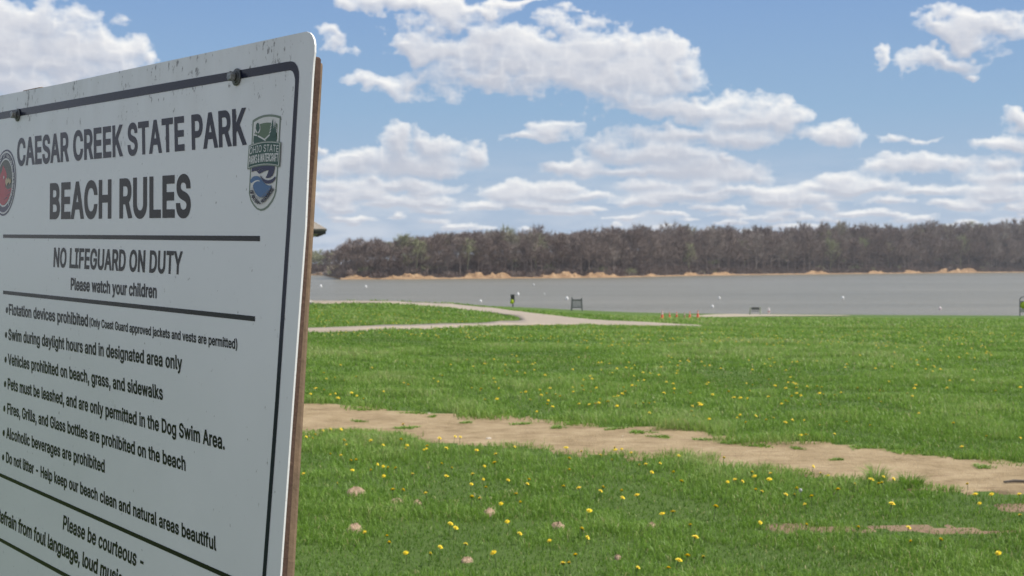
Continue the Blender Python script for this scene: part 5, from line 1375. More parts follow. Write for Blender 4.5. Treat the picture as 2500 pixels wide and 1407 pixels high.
    's': (365, '182,-8 157,-7 133,-3 112,3 93,12 76,24 62,38 50,54 41,73 36,94 94,107 101,87 111,72 124,60 141,52 160,47 181,45 206,47 227,53 244,62 258,74 265,88 268,103 266,115 262,126 254,136 243,144 229,150 212,155 149,170 118,180 92,192 72,208 58,227 50,249 47,274 49,295 55,314 65,332 79,347 95,360 115,370 137,378 161,383 187,384 212,383 234,379 254,372 271,363 286,352 299,339 309,324 318,308 324,290 268,277 262,291 254,304 243,316 228,325 210,331 187,333 166,331 147,326 131,317 119,305 111,292 109,277 110,264 115,253 124,243 136,235 152,229 172,223 229,209 261,200 287,187 306,171 320,153 328,131 331,107 329,85 323,65 312,47 298,31 281,18 260,6 236,-2 210,-7'),
    't': (227, '204,379 204,327 6,327 6,379;65,471 126,471 126,98 127,83 130,70 136,61 144,55 156,51 170,50 175,50 180,50 185,51 191,52 197,53 202,54 213,2 207,0 200,-2 192,-3 184,-3 176,-4 168,-4 138,-1 113,7 92,21 77,41 68,64 65,93'),
    'u': (410, '182,-5 158,-3 135,2 115,11 97,23 82,39 69,59 60,82 54,109 53,139 53,379 114,379 114,144 116,117 124,94 137,75 154,61 175,53 200,50 218,51 234,55 249,62 263,71 274,83 283,97 290,113 295,132 296,153 296,379 357,379 357,0 298,0 298,92 307,92 294,60 277,35 257,17 234,5 209,-3'),
    'v': (389, '163,0 17,379 84,379 165,155 173,132 180,110 187,87 193,64 199,42 206,21 184,21 191,42 197,64 203,87 209,110 216,132 224,155 305,379 371,379 226,0'),
    'w': (567, '138,0 23,379 87,379 133,214 140,190 147,164 154,137 161,107 168,75 175,41 165,41 172,74 179,105 186,135 192,163 199,189 206,214 252,379 316,379 362,214 368,189 375,163 382,136 388,106 395,75 402,41 391,41 399,75 406,106 413,135 420,163 427,189 434,214 480,379 545,379 429,0 368,0 319,172 305,225 300,243 295,262 291,280 277,338 291,338 277,280 272,262 267,243 263,225 258,207 253,189 248,172 199,0'),
    'y': (389, '47,-139 61,-86 71,-87 83,-89 94,-90 104,-89 113,-86 122,-81 130,-74 138,-64 145,-51 151,-36 163,-1 17,379 84,379 165,155 173,132 180,109 187,87 193,64 199,42 206,21 184,21 190,42 196,64 202,87 209,110 216,132 224,155 305,379 371,379 204,-58 196,-77 187,-93 177,-107 165,-119 153,-128 139,-136 125,-141 109,-144 91,-145 82,-145 73,-144 65,-143 57,-142 52,-140'),
    ' ': (188, ''),
}
CAP = 509.0

# The panel leans a little to the right.  Directions in the eye's frame (x right, y down, z ahead):
_U = Vector((0.636, 0.039, -0.771)).normalized()      # along the panel towards its near right edge
_V = Vector((-0.056, 0.998, 0.004))
_V = (_V - _U * _V.dot(_U)).normalized()               # down the panel
_N = _U.cross(_V).normalized()                         # away from the reader
_P0 = Vector(((745 - 1250) / FPX, (555 - 703.5) / FPX, 1.0)) * 1.65


def _to_world(v):
    return _CR @ Vector((v.x, -v.y, -v.z))


def S_(px, py, z=0.0):
    """Point of the panel (metres along, metres up; z = metres proud of its face) seen at photo pixel px, py."""
    d = Vector(((px - 1250) / FPX, (py - 703.5) / FPX, 1.0))
    t = (_N.dot(_P0) - z) / _N.dot(d)
    q = d * t - _P0
    return Vector((q.dot(_U), -q.dot(_V)))


_origin = Vector((0, 0, EYE)) + _to_world(_P0)
SIGN_M = Matrix.Translation(_origin) @ Matrix((_to_world(_U), _to_world(-_V), _to_world(-_N))).transposed().to_4x4()
# panel frame: x along (right positive), y up, z towards the reader


def fill_nonzero(contours):
    """Triangles of overlapping letter contours under the non-zero rule."""
    pts, edges = [], []
    for c in contours:
        k = len(pts); n = len(c)
        pts += [Vector(p) for p in c]
        edges += [(k + i, k + (i + 1) % n) for i in range(n)]
    co, _, fs = delaunay_2d_cdt(pts, edges, [], 0, 1e-7)[:3]
    if not fs: return [], []
    P = np.array([[p.x, p.y] for p in co])
    F = np.array([list(f)[:3] for f in fs])
    cen = P[F].mean(1)
    wind = np.zeros(len(cen))
    for c in contours:
        C = np.array([[p[0], p[1]] for p in c]); D = np.roll(C, -1, 0)
        for a, b in zip(C, D):
            up = (a[1] <= cen[:, 1]) & (b[1] > cen[:, 1]); dn = (a[1] > cen[:, 1]) & (b[1] <= cen[:, 1])
            side = (b[0] - a[0]) * (cen[:, 1] - a[1]) - (cen[:, 0] - a[0]) * (b[1] - a[1])
            wind += (up & (side > 0)).astype(int) - (dn & (side < 0)).astype(int)
    keep = np.abs(wind) > 0
    return [(p[0], p[1]) for p in P], [tuple(f) for f in F[keep]]


def glyph(ch):
    adv, s = GLYPHS[ch]
    cs = [[tuple(map(float, p.split(','))) for p in c.split()] for c in s.split(';') if c]
    return adv, cs


def text_width(t, track=0.0):
    """Ink width of a line in thousandths of an em."""
    x, lo, hi = 0.0, None, None
    for ch in t:
        adv, cs = glyph(ch)
        for c in cs:
            a = min(p[0] for p in c) + x; b = max(p[0] for p in c) + x
            lo = a if lo is None else min(lo, a); hi = b if hi is None else max(hi, b)
        x += adv + track
    return lo, hi


def text_shape(t, place, bold, track=0.0):
    """Vertices and triangles of a line; place(x_em, y_em) -> panel (x, y); bold = stroke growth in metres."""
    V, F = [], []
    x = 0.0
    for ch in t:
        adv, cs = glyph(ch)
        if cs:
            cc = []
            for c in cs:
                q = [place(p[0] + x, p[1]) for p in c]
                area = sum(q[i][0] * q[(i + 1) % len(q)][1] - q[(i + 1) % len(q)][0] * q[i][1] for i in range(len(q)))
                cc.append(offset_poly(q, bold) if True else q)
            v, f = fill_nonzero(cc)
            k = len(V)
            V += v; F += [tuple(i + k for i in g) for g in f]
        x += adv + track
    return V, F


def line_placer(t, b0, b1, capv, track=0.0):
    """Fit the ink of t between panel points b0 and b1 on the base line, capv = vector of the capital height."""
    lo, hi = text_width(t, track)
    ax = (b1 - b0) / (hi - lo)
    up = capv / CAP
    return lambda x, y: tuple(b0 + ax * (x - lo) + up * y)


def flat(name, V, F, z, mat, parent, mats_idx=None):
    """A printed layer z metres proud of the panel face, facing the reader."""
    fs = []
    for f in F:
        a, b, c = (Vector(V[i]) for i in f[:3])
        cr = (b.x - a.x) * (c.y - a.y) - (b.y - a.y) * (c.x - a.x)
        fs.append(tuple(f) if cr > 0 else tuple(reversed(f)))
    return mesh_object(name, [(v[0], v[1], z if not hasattr(z, '__len__') else z[i]) for i, v in enumerate(V)], fs, mat, parent, mat_index=mats_idx)


class Print:
    """Flat printed shapes in several inks, stacked a fraction of a millimetre apart, as one mesh."""
    def __init__(self): self.v, self.f, self.i, self.z, self.mats = [], [], [], 0.0004, []

    def ink(self, m):
        if m not in self.mats: self.mats.append(m)
        return self.mats.index(m)

    def tri(self, V, F, m, dz=0.00006):
        self.z += dz
        k = len(self.v)
        for f in F:
            a, b, c = (Vector(V[i]) for i in f[:3])
            cr = (b.x - a.x) * (c.y - a.y) - (b.y - a.y) * (c.x - a.x)
            g = tuple(i + k for i in f)
            self.f.append(g if cr > 0 else tuple(reversed(g))); self.i.append(self.ink(m))
        self.v += [(p[0], p[1], self.z) for p in V]

    def poly(self, pts, m):
        pts = [Vector((p[0], p[1], 0)) for p in pts]
        self.tri(pts, [tuple(t) for t in tessellate_polygon([pts])], m)

    def build(self, name, parent): return mesh_object(name, self.v, self.f, self.mats, parent, mat_index=self.i)


def smooth_closed(pts, n=6):
    """Catmull-Rom through the points."""
    out = []; k = len(pts)
    P = [Vector(p) for p in pts]
    for i in range(k):
        a, b, c, d = P[i - 1], P[i], P[(i + 1) % k], P[(i + 2) % k]
        for j in range(n):
            t = j / n
            out.append(0.5 * ((2 * b) + (c - a) * t + (2 * a - 5 * b + 4 * c - d) * t * t + (3 * b - 3 * c + d - a) * t ** 3))
    return out


def build_sign():
    # ---- materials
    face = Mat('weathered_white_face', (0.70, 0.71, 0.71), 0.30, 0.0, 0.4)
    grime = face.noise(90, 5, 0.7, stretch=(1.0, 0.55, 1)); blot = face.noise(2.2, 5, 0.6); soft = face.noise(11, 4, 0.6, stretch=(1, 0.35, 1))
    sep = face.n('ShaderNodeSeparateXYZ'); face.link(face.co(), sep.inputs[0])
    top = face.n('ShaderNodeMapRange'); top.inputs[1].default_value = 0.08; top.inputs[2].default_value = 0.27
    face.link(sep.outputs[1], top.inputs[0])
    edge_grime = face.math('MULTIPLY', top.outputs[0], face.ramp(soft, [(0.42, 0.0), (0.66, 1.0)]))
    specks = face.ramp(face.math('ADD', grime, face.math('MULTIPLY', edge_grime, 0.19)), [(0.655, 0.0), (0.70, 1.0)])
    c = face.ramp(blot, [(0.3, (0.525, 0.548, 0.568)), (0.7, (0.580, 0.602, 0.620))])
    c = face.mix(face.math('MULTIPLY', edge_grime, 0.35), c, (0.34, 0.335, 0.31))
    c = face.mix(face.math('MULTIPLY', specks, 0.80), c, (0.10, 0.095, 0.09))
    face.color(c); face.rough(face.ramp(blot, [(0.3, 0.26), (0.7, 0.36)]))
    face.bump(face.noise(4, 3, 0.5), 0.02, 0.02)
    navy = plain('navy_print', (0.008, 0.010, 0.024), 0.2, vary=0.1, scale=30, spec=0.16)
    black = plain('black_print', (0.007, 0.008, 0.009), 0.2, vary=0.1, scale=30, spec=0.14)
    metal = Mat('aluminium_edge', (0.80, 0.80, 0.79), 0.5, 0.0, 0.5)
    fm = metal.noise(420, 4, 0.7)
    metal.color(metal.ramp(fm, [(0.30, (0.40, 0.39, 0.37)), (0.40, (0.80, 0.80, 0.78))]))
    wood = Mat('brown_painted_board', rough=0.75, spec=0.3)
    w1 = wood.noise(9, 5, 0.6, stretch=(1, 0.25, 1)); w2 = wood.noise(60, 4, 0.7, stretch=(1.2, 0.5, 1)); w3 = wood.noise(210, 3, 0.7)
    c = wood.ramp(w1, [(0.3, (0.080, 0.045, 0.033)), (0.7, (0.125, 0.074, 0.055))])
    c = wood.mix(wood.ramp(w3, [(0.35, 0.55), (0.6, 0.0)]), c, (0.045, 0.026, 0.018))
    sp = wood.n('ShaderNodeSeparateXYZ'); wood.link(wood.co(), sp.inputs[0])
    tp = wood.n('ShaderNodeMapRange'); tp.inputs[1].default_value = 0.10; tp.inputs[2].default_value = 0.22
    wood.link(sp.outputs[1], tp.inputs[0])
    chips = wood.ramp(wood.math('ADD', w2, wood.math('MULTIPLY', tp.outputs[0], 0.16)), [(0.68, 0.0), (0.71, 1.0)])
    c = wood.mix(chips, c, (0.50, 0.38, 0.25))
    wood.color(c); wood.bump(w3, 0.5, 0.002)
    post_m = plain('treated_post', (0.20, 0.135, 0.085), 0.85, vary=0.3, scale=14, bump=0.4)
    zinc = Mat('zinc_bolt', (0.36, 0.37, 0.37), 0.42, 0.85)
    zn = zinc.noise(260, 4, 0.6)
    zinc.color(zinc.ramp(zn, [(0.3, (0.12, 0.123, 0.123)), (0.7, (0.30, 0.305, 0.30))]))
    zinc.rough(zinc.ramp(zn, [(0.3, 0.55), (0.7, 0.33)]))
    washer_m = plain('dull_washer', (0.10, 0.105, 0.105), 0.5, 0.7, vary=0.35, scale=200)

    # ---- where the panel meets the posts; the root sits at the foot of the near post
    b_near, b_far = S_(580, 189), S_(45, 281.5)
    foot = SIGN_M @ Vector((b_near.x, -1.5, -0.06))
    root = empty('rules_sign', (foot.x, foot.y, float(terrain(foot.x, foot.y))))
    tag(root, 'large white beach rules sign with navy lettering bolted to a brown board', 'sign')
    inv = root.matrix_basis.inverted()

    def adopt(o, parent=None):
        """Place an object given in panel coordinates under the sign (parts) or under a part (sub-parts)."""
        if parent is None or parent is root:
            o.parent = root; o.matrix_local = inv @ SIGN_M
        else:
            o.parent = parent; o.matrix_local = Matrix.Identity(4)
        return o

    # ---- panel: 3 mm aluminium sheet, right side as seen, left side mirrored about the lettering
    redge = [S_(*p) for p in ((768.0, 128), (765.5, 150), (762.5, 190), (754, 340), (745, 555), (731, 745), (714, 980), (684, 1407))]
    cor = [S_(*p) for p in ((738, 79.5), (748, 77.5), (756, 80), (762, 86.5), (766, 96), (768.2, 110))]
    lx = 2 * (S_(8, 577).x + S_(635, 583).x) / 2 - redge[3].x     # left edge
    ty = S_(300, 172).y
    by = ty - 1.22
    rb = redge[-1] + (redge[-1] - redge[-2]) * ((redge[-1].y - by - 0.03) / (redge[-2].y - redge[-1].y))
    r_ = 0.025
    out = [S_(560, 117.5), S_(700, 87.5)] + cor + redge + [rb]
    for k in range(1, 6):
        a = -math.pi / 2 * k / 5
        out.append(Vector((rb.x - r_ + r_ * math.cos(a), rb.y + r_ * math.sin(a))))
    for k in range(6):
        a = -math.pi / 2 - math.pi / 2 * k / 5
        out.append(Vector((lx + r_ + r_ * math.cos(a), rb.y + r_ * math.sin(a))))
    for k in range(6):
        a = math.pi - math.pi / 2 * k / 5
        out.append(Vector((lx + r_ + r_ * math.cos(a), ty - r_ + r_ * math.sin(a))))
    out += [S_(150, 205), S_(300, 172.5)]
    n = len(out)
    pts3 = [Vector((p.x, p.y, 0)) for p in out]
    tri = [tuple(t) for t in tessellate_polygon([pts3])]
    V = [(p.x, p.y, 0.0) for p in out] + [(p.x, p.y, -0.0025) for p in out]
    F, MI = [], []
    for t in tri:
        a, b, c = (pts3[i] for i in t)
        cr = (b.x - a.x) * (c.y - a.y) - (b.y - a.y) * (c.x - a.x)
        t = t if cr > 0 else tuple(reversed(t))
        F.append(t); MI.append(0)
        F.append(tuple(i + n for i in reversed(t))); MI.append(1)
    for i in range(n):
        j = (i + 1) % n
        F.append((j, i, i + n, j + n)); MI.append(1)
    panel = adopt(mesh_object('sign_panel', V, F, [face.m, metal.m], None, mat_index=MI))

    # ---- border line
    outer = [S_(*p) for p in ((300, 221.5), (560, 176.5), (700, 151.5), (712, 150.2), (720, 153), (726, 161), (730.2, 175), (730.5, 190), (726.5, 260), (709.5, 555), (681.5, 980), (650, 1407))]
    inner = [S_(*p) for p in ((300, 242), (560, 197.5), (700, 173.0), (711, 172.2), (715.5, 175.5), (718.5, 182), (720.8, 193), (721, 205), (717, 268), (700.5, 555), (672.5, 980), (641, 1407))]
    wdt = 0.0095
    o2 = outer + [outer[-1] + (outer[-1] - outer[-2]) * ((outer[-1].y - rb.y - 0.02) / (outer[-2].y - outer[-1].y))]
    i2 = inner + [inner[-1] + (inner[-1] - inner[-2]) * ((inner[-1].y - rb.y - 0.03) / (inner[-2].y - inner[-1].y))]
    bl, tl = lx + (redge[3].x - outer[9].x) + 0.0, outer[0].y
    o2 += [Vector((bl, o2[-1].y)), Vector((bl, tl)), outer[0]]
    i2 += [Vector((bl + wdt, i2[-1].y)), Vector((bl + wdt, inner[0].y)), inner[0]]
    k = len(o2)
    V = [tuple(p) for p in o2] + [tuple(p) for p in i2]
    F = []
    for i in range(k - 1):
        F += [(i, i + 1, i + 1 + k), (i, i + 1 + k, i + k)]
    adopt(flat('border_line', V, F, 0.0005, navy, None), panel)

    # ---- divider rules
    for a, b, hgt in (((8, 577.0), (635, 582.8), (8.2, 12.8)), ((8, 714.0), (623, 778.8), (8.6, 12.4)), ((-30, 1146.0), (559, 1409.2), (8.5, 12.0)), ((-30, 1301.3), (190, 1421), (8.5, 11))):
        q = [S_(a[0], a[1] - hgt[0] / 2), S_(b[0], b[1] - hgt[1] / 2), S_(b[0], b[1] + hgt[1] / 2), S_(a[0], a[1] + hgt[0] / 2)]
        if b[0] < 200 or a[0] < 0:   # the lower two run on below the picture to the same right end
            pr = S_(623, 778.8).x if b[0] > 300 else S_(623, 778.8).x
            for i0, i1 in ((0, 1), (3, 2)):
                d = q[i1] - q[i0]; q[i1] = q[i0] + d * ((pr - q[i0].x) / d.x)
            pl = S_(8, 714).x
            for i0, i1 in ((0, 1), (3, 2)):
                d = q[i1] - q[i0]; q[i0] = q[i0] + d * ((pl - q[i0].x) / d.x)
        adopt(flat('divider_line', [tuple(p) for p in q], [(0, 1, 2), (0, 2, 3)], 0.0005, black, None), panel)

    # ---- lettering: text, base line start and end, cap top above a base point, stroke growth, ink
    LINES = [
        ("CAESAR CREEK STATE PARK", (43.5, 403.0), (600, 350.5), (590, 352), (588, 269), 0.0028, navy),
        ("BEACH RULES", (123.5, 531.5), (463.5, 526.5), (430, 527), (430, 432.5), 0.0038, black),
        ("NO LIFEGUARD ON DUTY", (131.5, 650.5), (443, 668.5), (434, 668), (436, 616), 0.0017, black),
        ("Please watch your children", (173.5, 707.0), (382, 727.5), (176, 707.4), (176.5, 680), 0.0011, black),
        ("Flotation devices prohibited", (22.8, 767.8), (215, 797.0), (23.5, 768), (23, 743.2), 0.0010, black),
        ("(Only Coast Guard approved jackets and vests are permitted)", (219, 795.6), (579.5, 852.3), (228, 797.2), (228, 778.0), 0.0006, black),
        ("Swim during daylight hours and in designated area only", (21.3, 829.5), (444.4, 903.0), (24, 830), (24, 804.6), 0.0010, black),
        ("Vehicles prohibited on beach, grass, and sidewalks", (20.6, 890.0), (397.8, 976.0), (22, 890.4), (21.3, 864.8), 0.0010, black),
        ("Pets must be leashed, and are only permitted in the Dog Swim Area.", (19.7, 949.8), (548.5, 1097.5), (20, 950), (20, 924.3), 0.0010, black),
        ("Fires, Grills, and Glass bottles are prohibited on the beach", (18.6, 1009.8), (453, 1149), (19, 1010), (18.9, 985.0), 0.0010, black),
        ("Alcoholic beverages are prohibited", (16.3, 1069.5), (255.5, 1153.3), (20, 1070.8), (20, 1045.2), 0.0010, black),
        ("Do not litter - Help keep our beach clean and natural areas beautiful", (15.6, 1128.8), (527.8, 1344.0), (16, 1129), (16, 1104.6), 0.0010, black),
        ("Please be courteous -", (154.2, 1291.3), (349, 1390.4), (156, 1292), (158, 1259.5), 0.0011, black),
    ]
    for t, b0, b1, c0, c1, bold, ink in LINES:
        bold *= 0.80; tr = 18
        p0, p1 = S_(*b0), S_(*b1)
        up = S_(*c1) - S_(*c0)
        V, F = text_shape(t, line_placer(t, p0, p1, up, tr), bold, tr)
        adopt(flat('lettering', V, F, 0.0005, ink, None), panel)
    # last line in the picture: its capital lies off the left edge
    t = "Refrain from foul language, loud music"
    lo, hi = text_width(t)
    x_e = text_width("Refrain"[:1])[1] + 40
    x_l = text_width("Refrain from foul language, l")[1]
    pa, pb = S_(1.5, 1275.3), S_(205, 1383.6)
    ax = (pb - pa) / (x_l - x_e)
    b0 = pa + ax * (lo - x_e); b1 = pa + ax * (hi - x_e)
    V, F = text_shape(t, line_placer(t, b0, b1, S_(157.8, 1259.5) - S_(156, 1292)), 0.0010)
    adopt(flat('lettering', V, F, 0.0005, black, None), panel)
    # bullets
    V, F = [], []
    for x, y in ((17, 757.5), (15, 818), (14, 878.5), (12.7, 938), (11, 998), (9.4, 1057.5), (8, 1117)):
        c = S_(x, y); k = len(V)
        V.append(tuple(c)); V += [(c.x + 0.0052 * math.cos(2 * math.pi * i / 20), c.y + 0.0056 * math.sin(2 * math.pi * i / 20)) for i in range(20)]
        F += [(k, k + 1 + i, k + 1 + (i + 1) % 20) for i in range(20)]
    adopt(flat('bullet_dots', V, F, 0.0005, black, None), panel)

    # ---- park shield, traced on the panel
    L_ = lambda x, y: S_(590 + x / 5.2095, 260 + y / 5.2095)
    P_ = lambda pts: [L_(*p) for p in pts]
    sage = plain('sage_print', (0.125, 0.165, 0.130),  0.2, spec=0.18, vary=0.05)
    wht = plain('white_print', (0.50, 0.51, 0.505),  0.2, spec=0.18, vary=0.03)
    fern = plain('fern_print', (0.075, 0.125, 0.072),  0.2, spec=0.18, vary=0.05)
    pine = plain('pine_print', (0.014, 0.058, 0.042),  0.2, spec=0.18, vary=0.05)
    blue = plain('blue_print', (0.048, 0.115, 0.235),  0.2, spec=0.18, vary=0.05)
    ind = plain('indigo_print', (0.022, 0.024, 0.065),  0.2, spec=0.18, vary=0.05)
    grey = plain('grey_print', (0.18, 0.19, 0.20),  0.2, spec=0.18, vary=0.03)
    pr = Print()
    pr.poly(P_([(143, 180), (175, 157), (215, 135), (270, 115), (310, 107), (350, 103), (390, 103.5), (430, 108), (470, 117), (502, 128), (494, 290), (485, 460), (470, 700), (455, 930), (443, 1080), (425, 1150), (390, 1220), (340, 1285), (290, 1322), (245, 1331), (195, 1310), (150, 1260), (115, 1195), (95, 1110), (104, 930), (116, 720), (128, 490), (136, 330)]), sage)
    pr.poly(P_([(159, 205), (185, 187), (225, 164), (280, 142), (320, 135), (360, 132), (400, 134), (430, 138), (460, 146), (487, 155), (480, 290), (472, 460), (457, 700), (443, 930), (431, 1076), (412, 1140), (376, 1207), (330, 1264), (286, 1297), (245, 1305), (204, 1290), (165, 1245), (130, 1185), (112, 1106), (120, 930), (130, 720), (143, 490), (151, 330)]), wht)
    pr.poly(smooth_closed(P_([(163, 352), (176, 345), (181, 300), (200, 262), (240, 226), (300, 210), (350, 207), (395, 209), (430, 216), (462, 230), (455, 330), (448, 440), (310, 450), (162, 478)]), 3), fern)
    pr.poly(P_([(160, 352), (200, 362), (250, 386), (296, 414), (345, 366), (384, 336), (384, 352), (350, 382), (302, 428), (322, 440), (300, 446), (245, 406), (200, 380), (160, 372)]), wht)
    pr.poly(P_([(162, 376), (190, 380), (225, 394), (262, 414), (300, 438), (305, 450), (160, 480)]), pine)
    pr.poly(P_([(308, 440), (330, 415), (360, 385), (392, 355), (410, 342), (452, 318), (447, 446), (312, 448)]), pine)
    pr.poly([L_(212 + 33 * math.cos(a), 276 + 70 * math.sin(a)) for a in np.linspace(0, 2 * math.pi, 25)[:-1]], wht)
    pr.poly([L_(212 + (25 + 2 * math.sin(7 * a)) * math.cos(a), 268 + 58 * math.sin(a)) for a in np.linspace(0, 2 * math.pi, 29)[:-1]], pine)
    pr.poly(P_([(207, 315), (213, 315), (211, 392), (204, 390)]), pine)

    def conifer(cx, top, bot, w, g):
        l, r = [], []
        for i in range(5):
            t0, t1 = i / 5, (i + 1) / 5
            y1 = top + (bot - top) * t1
            l += [(cx - w * t1 - g, y1), (cx - w * t1 * 0.55 - g, y1 - 4)]
            r += [(cx + w * t1 * 0.9 + g, y1 - 6), (cx + w * t1 * 0.5 + g, y1 - 9)]
        return P_([(cx, top - g * 2)] + r + list(reversed(l)))
    pr.poly(conifer(402, 160, 345, 42, 6), wht); pr.poly(conifer(433, 190, 345, 30, 5), wht)
    pr.poly(conifer(402, 165, 350, 38, 0), pine); pr.poly(conifer(434, 195, 350, 26, 0), pine)
    pr.poly(P_([(372, 345), (452, 318), (450, 380), (362, 385)]), pine)
    # water half
    pr.poly(P_([(140, 770), (200, 762), (300, 752), (431, 752), (427, 800), (420, 840), (402, 880), (375, 905), (345, 912), (313, 913), (330, 880), (345, 845), (354, 812), (315, 820), (275, 838), (235, 861), (218, 845), (203, 830), (230, 812), (255, 800), (280, 806), (262, 797), (235, 802), (205, 822), (170, 822), (137, 838)]), ind)
    pr.poly(smooth_closed(P_([(243, 872), (268, 905), (300, 930), (345, 942), (390, 930), (420, 908), (434, 894), (443, 906), (428, 942), (400, 970), (360, 985), (318, 978), (285, 950), (258, 910)]), 3), ind)
    pr.poly(smooth_closed(P_([(119, 962), (132, 925), (155, 898), (190, 889), (222, 893), (248, 912), (275, 945), (305, 980), (345, 1008), (390, 1008), (378, 1055), (350, 1108), (310, 1148), (256, 1160), (210, 1134), (178, 1085), (158, 1030), (146, 984)]), 3), blue)
    pr.poly(smooth_closed(P_([(143, 980), (165, 958), (195, 943), (225, 940), (246, 955), (215, 953), (188, 964), (168, 982), (152, 1012)]), 3), wht)
    # banner
    pr.poly(P_([(102, 502), (140, 484), (190, 467), (240, 455), (290, 448), (345, 444), (400, 444), (455, 449), (511, 458), (503, 615), (494, 773), (445, 764), (395, 757), (340, 754), (290, 756), (235, 763), (180, 774), (130, 788), (84, 805), (93, 650)]), sage)
    pr.poly(P_([(112, 512), (150, 494), (195, 479), (245, 466), (295, 458), (345, 455), (400, 455), (450, 459), (500, 467), (492, 610), (484, 757), (440, 747), (395, 740), (340, 737), (290, 738), (235, 745), (180, 756), (138, 769), (97, 786), (104, 650)]), wht)
    pr.poly(P_([(117, 518), (155, 500), (200, 485), (248, 472), (296, 464), (345, 461), (400, 461), (450, 465), (494, 473), (486, 610), (478, 750), (440, 741), (395, 734), (340, 731), (290, 732), (235, 739), (180, 750), (142, 762), (103, 777), (110, 650)]), pine)

    def arc_text(t, base, cap, ink, bold, track=0.0):
        """Letters along a curve given by traced base points; cap = height in trace units."""
        B = [Vector(p) for p in base]
        seg = [0.0]
        for a, b in zip(B, B[1:]): seg.append(seg[-1] + (b - a).length)
        lo, hi = text_width(t, track)

        def place(x, y):
            s = (x - lo) / (hi - lo) * seg[-1]
            i = min(max(np.searchsorted(seg, s) - 1, 0), len(B) - 2)
            f = (s - seg[i]) / (seg[i + 1] - seg[i])
            p = B[i].lerp(B[i + 1], f)
            d0 = (B[min(i + 1, len(B) - 1)] - B[max(i, 0)]).normalized()
            nrm = Vector((d0.y, -d0.x))
            if cap[1]: nrm = Vector((0.05, -1.0))
            q = p + nrm * (y / CAP * cap[0])
            return tuple(L_(q.x, q.y))
        V, F = text_shape(t, place, bold, track)
        pr.tri(V, F, ink)

    def curve(pts, n=28):
        P = [Vector(p) for p in pts]; out_ = []
        for j in range(n + 1):
            t = j / n
            out_.append(P[0] * (1 - t) ** 2 + P[1] * 2 * t * (1 - t) + P[2] * t * t)
        return out_
    arc_text("OHIO STATE", curve([(113, 615), (290, 556), (480, 586)]), (88, True), wht, 0.00005, 25)
    arc_text("PARKS & WATERCRAFT", curve([(106, 742), (290, 686), (476, 702)]), (100, True), wht, 0.0003, 0)
    arc_text("OHIO DEPARTMENT", curve([(132, 1040), (205, 1335), (408, 1030)]), (32, False), grey, 0.00002, 120)
    arc_text("OF NATURAL RESOURCES", curve([(116, 1078), (205, 1420), (426, 1058)]), (40, False), navy, 0.00035, 10)
    o = pr.build('park_shield', None); adopt(o, panel)

    # ---- round seal with a red bird, half out of the picture
    top, bot, rgt = S_(13.8, 365.8), S_(9.8, 527.2), S_(39.2, 446)
    cx, cy = (top.x + bot.x) / 2, (top.y + bot.y) / 2
    ra = (top.y - bot.y) / 2; rx = rgt.x - cx
    pr = Print()
    ring = lambda k, n=64: [(cx + rx * k * math.cos(2 * math.pi * i / n), cy + ra * k * math.sin(2 * math.pi * i / n)) for i in range(n)]
    olive = plain('olive_print', (0.045, 0.055, 0.040),  0.2, spec=0.18, vary=0.3, scale=60)
    red = plain('red_print', (0.30, 0.030, 0.040),  0.2, spec=0.18, vary=0.18, scale=60)
    tan = plain('tan_print', (0.36, 0.29, 0.17),  0.2, spec=0.18, vary=0.2, scale=120)
    pr.poly(ring(1.0), ind); pr.poly(ring(0.945), wht); pr.poly(ring(0.90), ind); pr.poly(ring(0.735), wht); pr.poly(ring(0.69), olive)
    Z_ = lambda pts: [Vector((cx + rx * a, cy + ra * b)) for a, b in pts]
    body = [(0.66, -0.18), (0.30, -0.20), (0.10, -0.10), (0.14, 0.08), (0.18, 0.22), (0.08, 0.34), (-0.06, 0.44), (-0.22, 0.52), (-0.28, 0.36), (-0.42, 0.24), (-0.56, 0.0), (-0.58, -0.28), (-0.36, -0.58), (-0.02, -0.685), (0.36, -0.56), (0.58, -0.36)]
    pr.poly(smooth_closed(Z_(body), 3), red)
    for a, b in ((0.30, -0.30), (0.22, -0.42), (0.05, -0.52)):
        pr.poly(Z_([(a, b), (a + 0.28, b + 0.06), (a + 0.34, b + 0.10), (a + 0.16, b + 0.06)]), ind)
    for k_, (a, b, s) in enumerate(((0.18, 0.04, 0.10), (0.34, 0.06, 0.09), (0.50, 0.03, 0.09), (0.24, -0.02, 0.07))):
        pr.poly(smooth_closed(Z_([(a - s, b), (a, b - s), (a + s, b), (a, b + s)]), 3), tan)
    pr.poly(smooth_closed(Z_([(-0.10, 0.16), (-0.05, 0.11), (0.0, 0.16), (-0.05, 0.21)]), 3), wht)

    def ring_text(t, a0, a1, r_in, r_out):
        lo, hi = text_width(t, 60)

        def place(x, y):
            a = a0 + (a1 - a0) * (x - lo) / (hi - lo)
            r = r_in + (r_out - r_in) * y / CAP
            return (cx + rx * r * math.cos(a), cy + ra * r * math.sin(a))
        V, F = text_shape(t, place, 0.0002, 60)
        pr.tri(V, F, wht)
    ring_text("OHIO DEPARTMENT OF NATURAL RESOURCES", R(235), R(-55), 0.77, 0.865)
    o = pr.build('round_seal', None); adopt(o, panel)

    # ---- board behind the sheet
    bt = 0.0095
    z0, z1 = -0.0032, -0.0032 - bt
    bdy = S_(770, 138).y - 0.002
    board_r = [S_(x, y, z1) for x, y in ((786.5, 139), (783, 200), (776, 279), (771.5, 358), (764.5, 438), (757.8, 548), (749.4, 697), (729.9, 980), (723.2, 1058), (702, 1407))]
    tail = board_r[-1] + (board_r[-1] - board_r[-2]) * ((board_r[-1].y - rb.y) / (board_r[-2].y - board_r[-1].y))
    bdy = board_r[0].y
